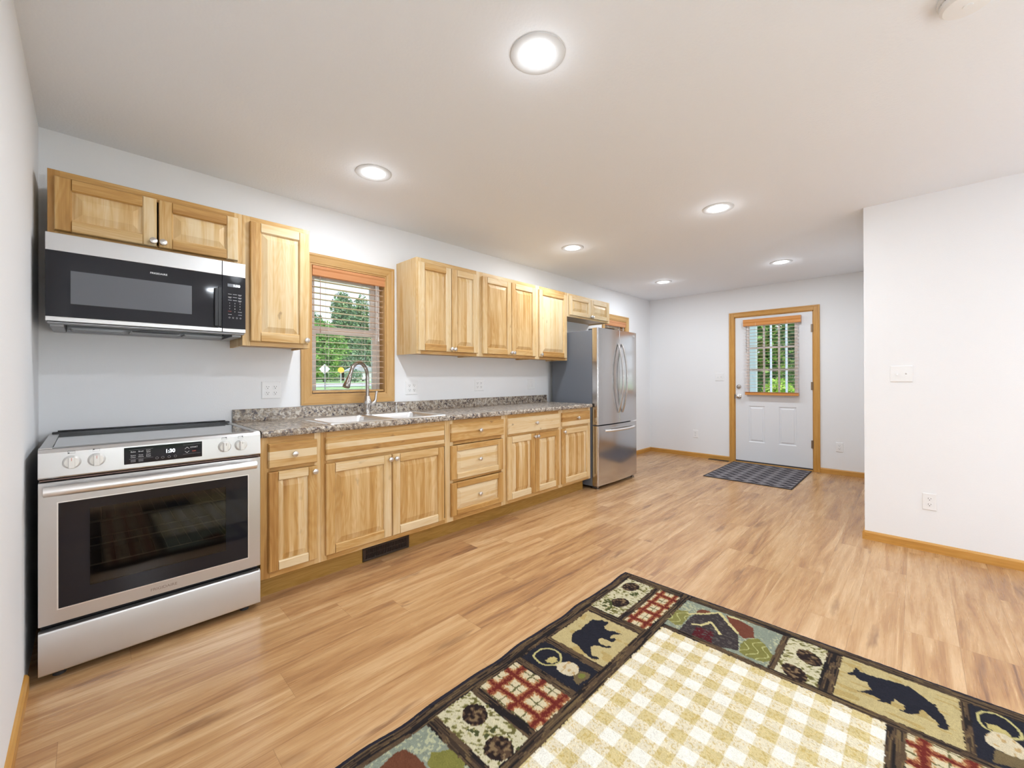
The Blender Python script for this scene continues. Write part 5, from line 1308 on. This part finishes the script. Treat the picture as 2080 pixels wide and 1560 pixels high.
# beyond the kitchen window
tree(34.6, 84.0, 11.6, 5.2, 'broad bright tree straight behind the diamond sign through the kitchen window', LEAF1, .34, 9000, 11, .35, .10, 2)
tree(42.0, 110.0, 16.5, 3.6, 'rounded tree at the left edge of the kitchen window skyline', LEAF2, .38, 4800, 9, .40, .10, 3)
tree(53.3, 118.0, 24.5, 4.9, 'tallest tree topping the skyline in the middle of the kitchen window', LEAF2, .42, 8500, 14, .5, .08, 4)
tree(65.0, 130.0, 26.0, 4.6, 'tall tree at the right side of the kitchen window view', LEAF2, .42, 7500, 14, .5, .08, 5)
tree(52.6, 103.5, 12.0, 3.6, 'dark tree above the pale garage through the kitchen window', LEAF2, .34, 5000, 9, .4, .10, 6)
mb = MB(); rg_ = random.Random(77)
for k in range(26):
    xx = 10+k*6.0; yy = 165+rg_.uniform(-4, 4); leafblob(mb, (xx, yy, 3.2), (5.5, 3, 4.2+rg_.uniform(-.8, 1.2)), 420, .8, rg_)
o = build('tree_line', mb, LEAF2, None, smooth=False); o['kind'] = 'stuff'; tag(o, 'distant green tree line on the horizon beyond the street', 'trees')
def shrub(x, y, h, r, label, mat, n=900, leaf=.16, seed=1, g=None):
    rg = random.Random(seed); g = GZ(x, y) if g is None else g; mb = MB(); leafblob(mb, (x, y, g+h*.5), (r, r, h*.5), n, leaf, rg)
    s = build('shrub', mb, mat, None, smooth=False); tag(s, label, 'shrub')
shrub(35.5, 72.5, 2.6, 1.7, 'rounded dark green shrub behind the yellow sign', LEAF2, seed=8)
shrub(48.6, 88.0, 1.3, 1.1, 'low green shrub beside the white car', LEAF1, 700, .16, 9)
# signs
t = thing('road_sign', 'back of a pale diamond road sign on a post, seen through the kitchen window', 'sign', (16.43, 38.0, GZ(0, 38)))
mb = MB(); x, y, z = 16.43, 38.0, 2.12; vx, vy = .92, -.38; s = .50
mb.mesh([(x+vx*a+.012*b*-vy, y+vy*a+.012*b*vx, z+c) for b in (-1, 1) for a, c in ((-s, 0), (0, -s), (s, 0), (0, s))], [(0, 1, 2, 3), (4, 5, 6, 7), (0, 1, 5, 4), (1, 2, 6, 5), (2, 3, 7, 6), (3, 0, 4, 7)])
build('sign_plate', mb, plain('sign_back', (.78, .80, .86), .5), t, smooth=False)
mb = MB(); mb.box(x-.035, x+.035, y-.10, y-.03, GZ(0, 38)-.1, 2.50); build('post', mb, plain('sign_post', (.22, .22, .24), .6), t)
t = thing('road_sign', 'small yellow road sign beyond the street, seen through the kitchen window', 'sign', (32.0, 70.0, GZ(0, 70)))
mb = MB(); x, y, z = 32.0, 70.0, 2.70; vx, vy = .91, -.41; s = .56
pts = [(s*cos(pi/8+k*pi/4), s*sin(pi/8+k*pi/4)) for k in range(8)]
mb.mesh([(x+vx*a-.02*b*vy, y+vy*a+.02*b*vx, z+c) for b in (-1, 1) for a, c in pts], [tuple(range(8)), tuple(range(8, 16))]+[(k, (k+1) % 8, 8+(k+1) % 8, 8+k) for k in range(8)])
build('sign_plate', mb, plain('yellow_sign', (.85, .55, .06), .5), t, smooth=False)
mb = MB(); mb.box(x-.05, x+.05, y+.03, y+.13, GZ(0, 70)-.1, 3.1); build('post', mb, plain('light_post', (.7, .72, .72), .6), t)
# garage and house
t = thing('garage', 'pale grey garage with light roof across the street', 'building', (47.5, 95.0, .6))
mb = MB(); mb.box(44.6, 50.6, 92.4, 97, .5, 3.0); build('walls', mb, plain('pale_siding', (.62, .66, .62), .8), t, smooth=False)
mb = MB(); mb.prism([(44.2, 3.0), (51.0, 3.0), (47.6, 4.6)], 'y', 92.0, 97.3); build('roof', mb, plain('grey_shingle', (.42, .44, .46), .9), t, smooth=False)
t = thing('house', 'long low beige house behind the trees across the street', 'building', (41, 130, .6))
mb = MB(); mb.box(36.5, 46, 127, 133, .5, 2.9); build('walls', mb, plain('beige_siding', (.66, .58, .52), .8), t, smooth=False)
mb = MB(); V = [(36, 126.5, 2.9), (46.5, 126.5, 2.9), (46.5, 133.5, 2.9), (36, 133.5, 2.9), (37.5, 130, 4.2), (45, 130, 4.2)]
mb.mesh(V, [(0, 1, 5, 4), (2, 3, 4, 5), (1, 2, 5), (3, 0, 4), (0, 1, 2, 3)]); build('roof', mb, plain('brown_shingle', (.40, .33, .30), .9), t, smooth=False)
t = thing('car', 'small white car parked beside the pale garage, far through the kitchen window', 'car', (45.0, 90.0, .6))
g = GZ(0, 90)-.03; cx, cy = 45.0, 90.0
mb = MB(); pr = [(-2.1, .35), (2.1, .35), (2.15, .8), (1.3, .95), (.7, 1.42), (-1.0, 1.45), (-1.7, 1.0), (-2.15, .9)]
mb.prism([(cx+a, g+b) for a, b in pr], 'y', cy-.85, cy+.85); build('body', mb, plain('white_car_paint', (.85, .87, .92), .2), t, bevel=.08)
mb = MB(); mb.prism([(cx+.6, g+1.0), (cx+.55, g+1.36), (cx-.9, g+1.38), (cx-1.3, g+1.0)], 'y', cy-.87, cy+.87); build('side_windows', mb, BLACKG, t)
for a in (-1.3, 1.35):
    mb = MB(); mb.lathe([(.33, -.88), (.33, -.66)], (cx+a, cy, g+.33), 'y', 20); build('wheel', mb, DARKG, t)
    mb = MB(); mb.lathe([(.33, .66), (.33, .88)], (cx+a, cy, g+.33), 'y', 20); build('wheel', mb, DARKG, t)
# porch and trees beyond the entry door
mb = MB(); mb.box(6.9, 9.6, -4.2, .9, -.16, -.03); struct(build('porch_floor', mb, plain('porch_boards', (.45, .45, .46), .8), smooth=False))
for k, (y0, y1, lb) in enumerate(((-1.196, -1.166, 'slim white porch post seen through the middle of the door glass'), (-1.436, -1.406, 'slim white porch post seen through the right part of the door glass'), )):
    mb = MB(); mb.box(9.0, 9.03, y0, y1, -.03, 3.2); o = build('porch_post', mb, plain('porch_white', (.74, .80, .90), .6), None, bevel=.004); tag(o, lb, 'post', group='porch posts')
mb = MB(); mb.box(8.9, 9.0, -.965, .6, -.03, 3.2); o = build('porch_screen_wall', mb, plain('porch_siding', (.50, .60, .60), .8), None, smooth=False); tag(o, 'pale grey-green porch wall seen at the left of the door glass', 'porch wall')
mb = MB(); mb.box(9.6, 60, -30, 20, -.22, -.17); struct(build('back_lawn', mb, GRASS, smooth=False))
for i, (x, y, h, r, mt, lb, nn) in enumerate(((15.2, 1.75, 6.5, 1.25, LEAF1, 'leafy tree beyond the porch at the left of the door glass', 6500), (16.0, -1.0, 7.0, 1.15, LEAF2, 'grey-green tree beyond the porch at the right of the door glass', 7500), (19.8, .9, 8.5, 2.2, LEAF1, 'tall leafy tree filling the middle of the door glass', 9000), (26.5, 1.6, 9.5, 3.6, LEAF2, 'dense dark tree farthest behind the porch beyond the door', 8000))):
    tree(x, y, h, r, lb, mt, .10, int(nn*1.8), 9, .12, -.1, 20+i)
shrub(12.3, -.62, 1.35, .40, 'bright yellow-green shrub low in the middle of the door glass', LEAF3, 1800, .06, 30, g=-.17)
# garden behind the viewer, seen only as a reflection in the oven glass
mb = MB(); mb.box(-30, 40, -50, BY-.2, -.3, -.22); struct(build('rear_lawn', mb, GRASS, smooth=False))
for i, (x, y) in enumerate(((-2.4, -13), (2.6, -17), (7.6, -14))):
    tree(x, y, 6.5, 2.6, 'garden tree behind the back window, %s' % ('left', 'centre', 'right')[i], LEAF1, .18, 2200, 8, .2, .05, 40+i)
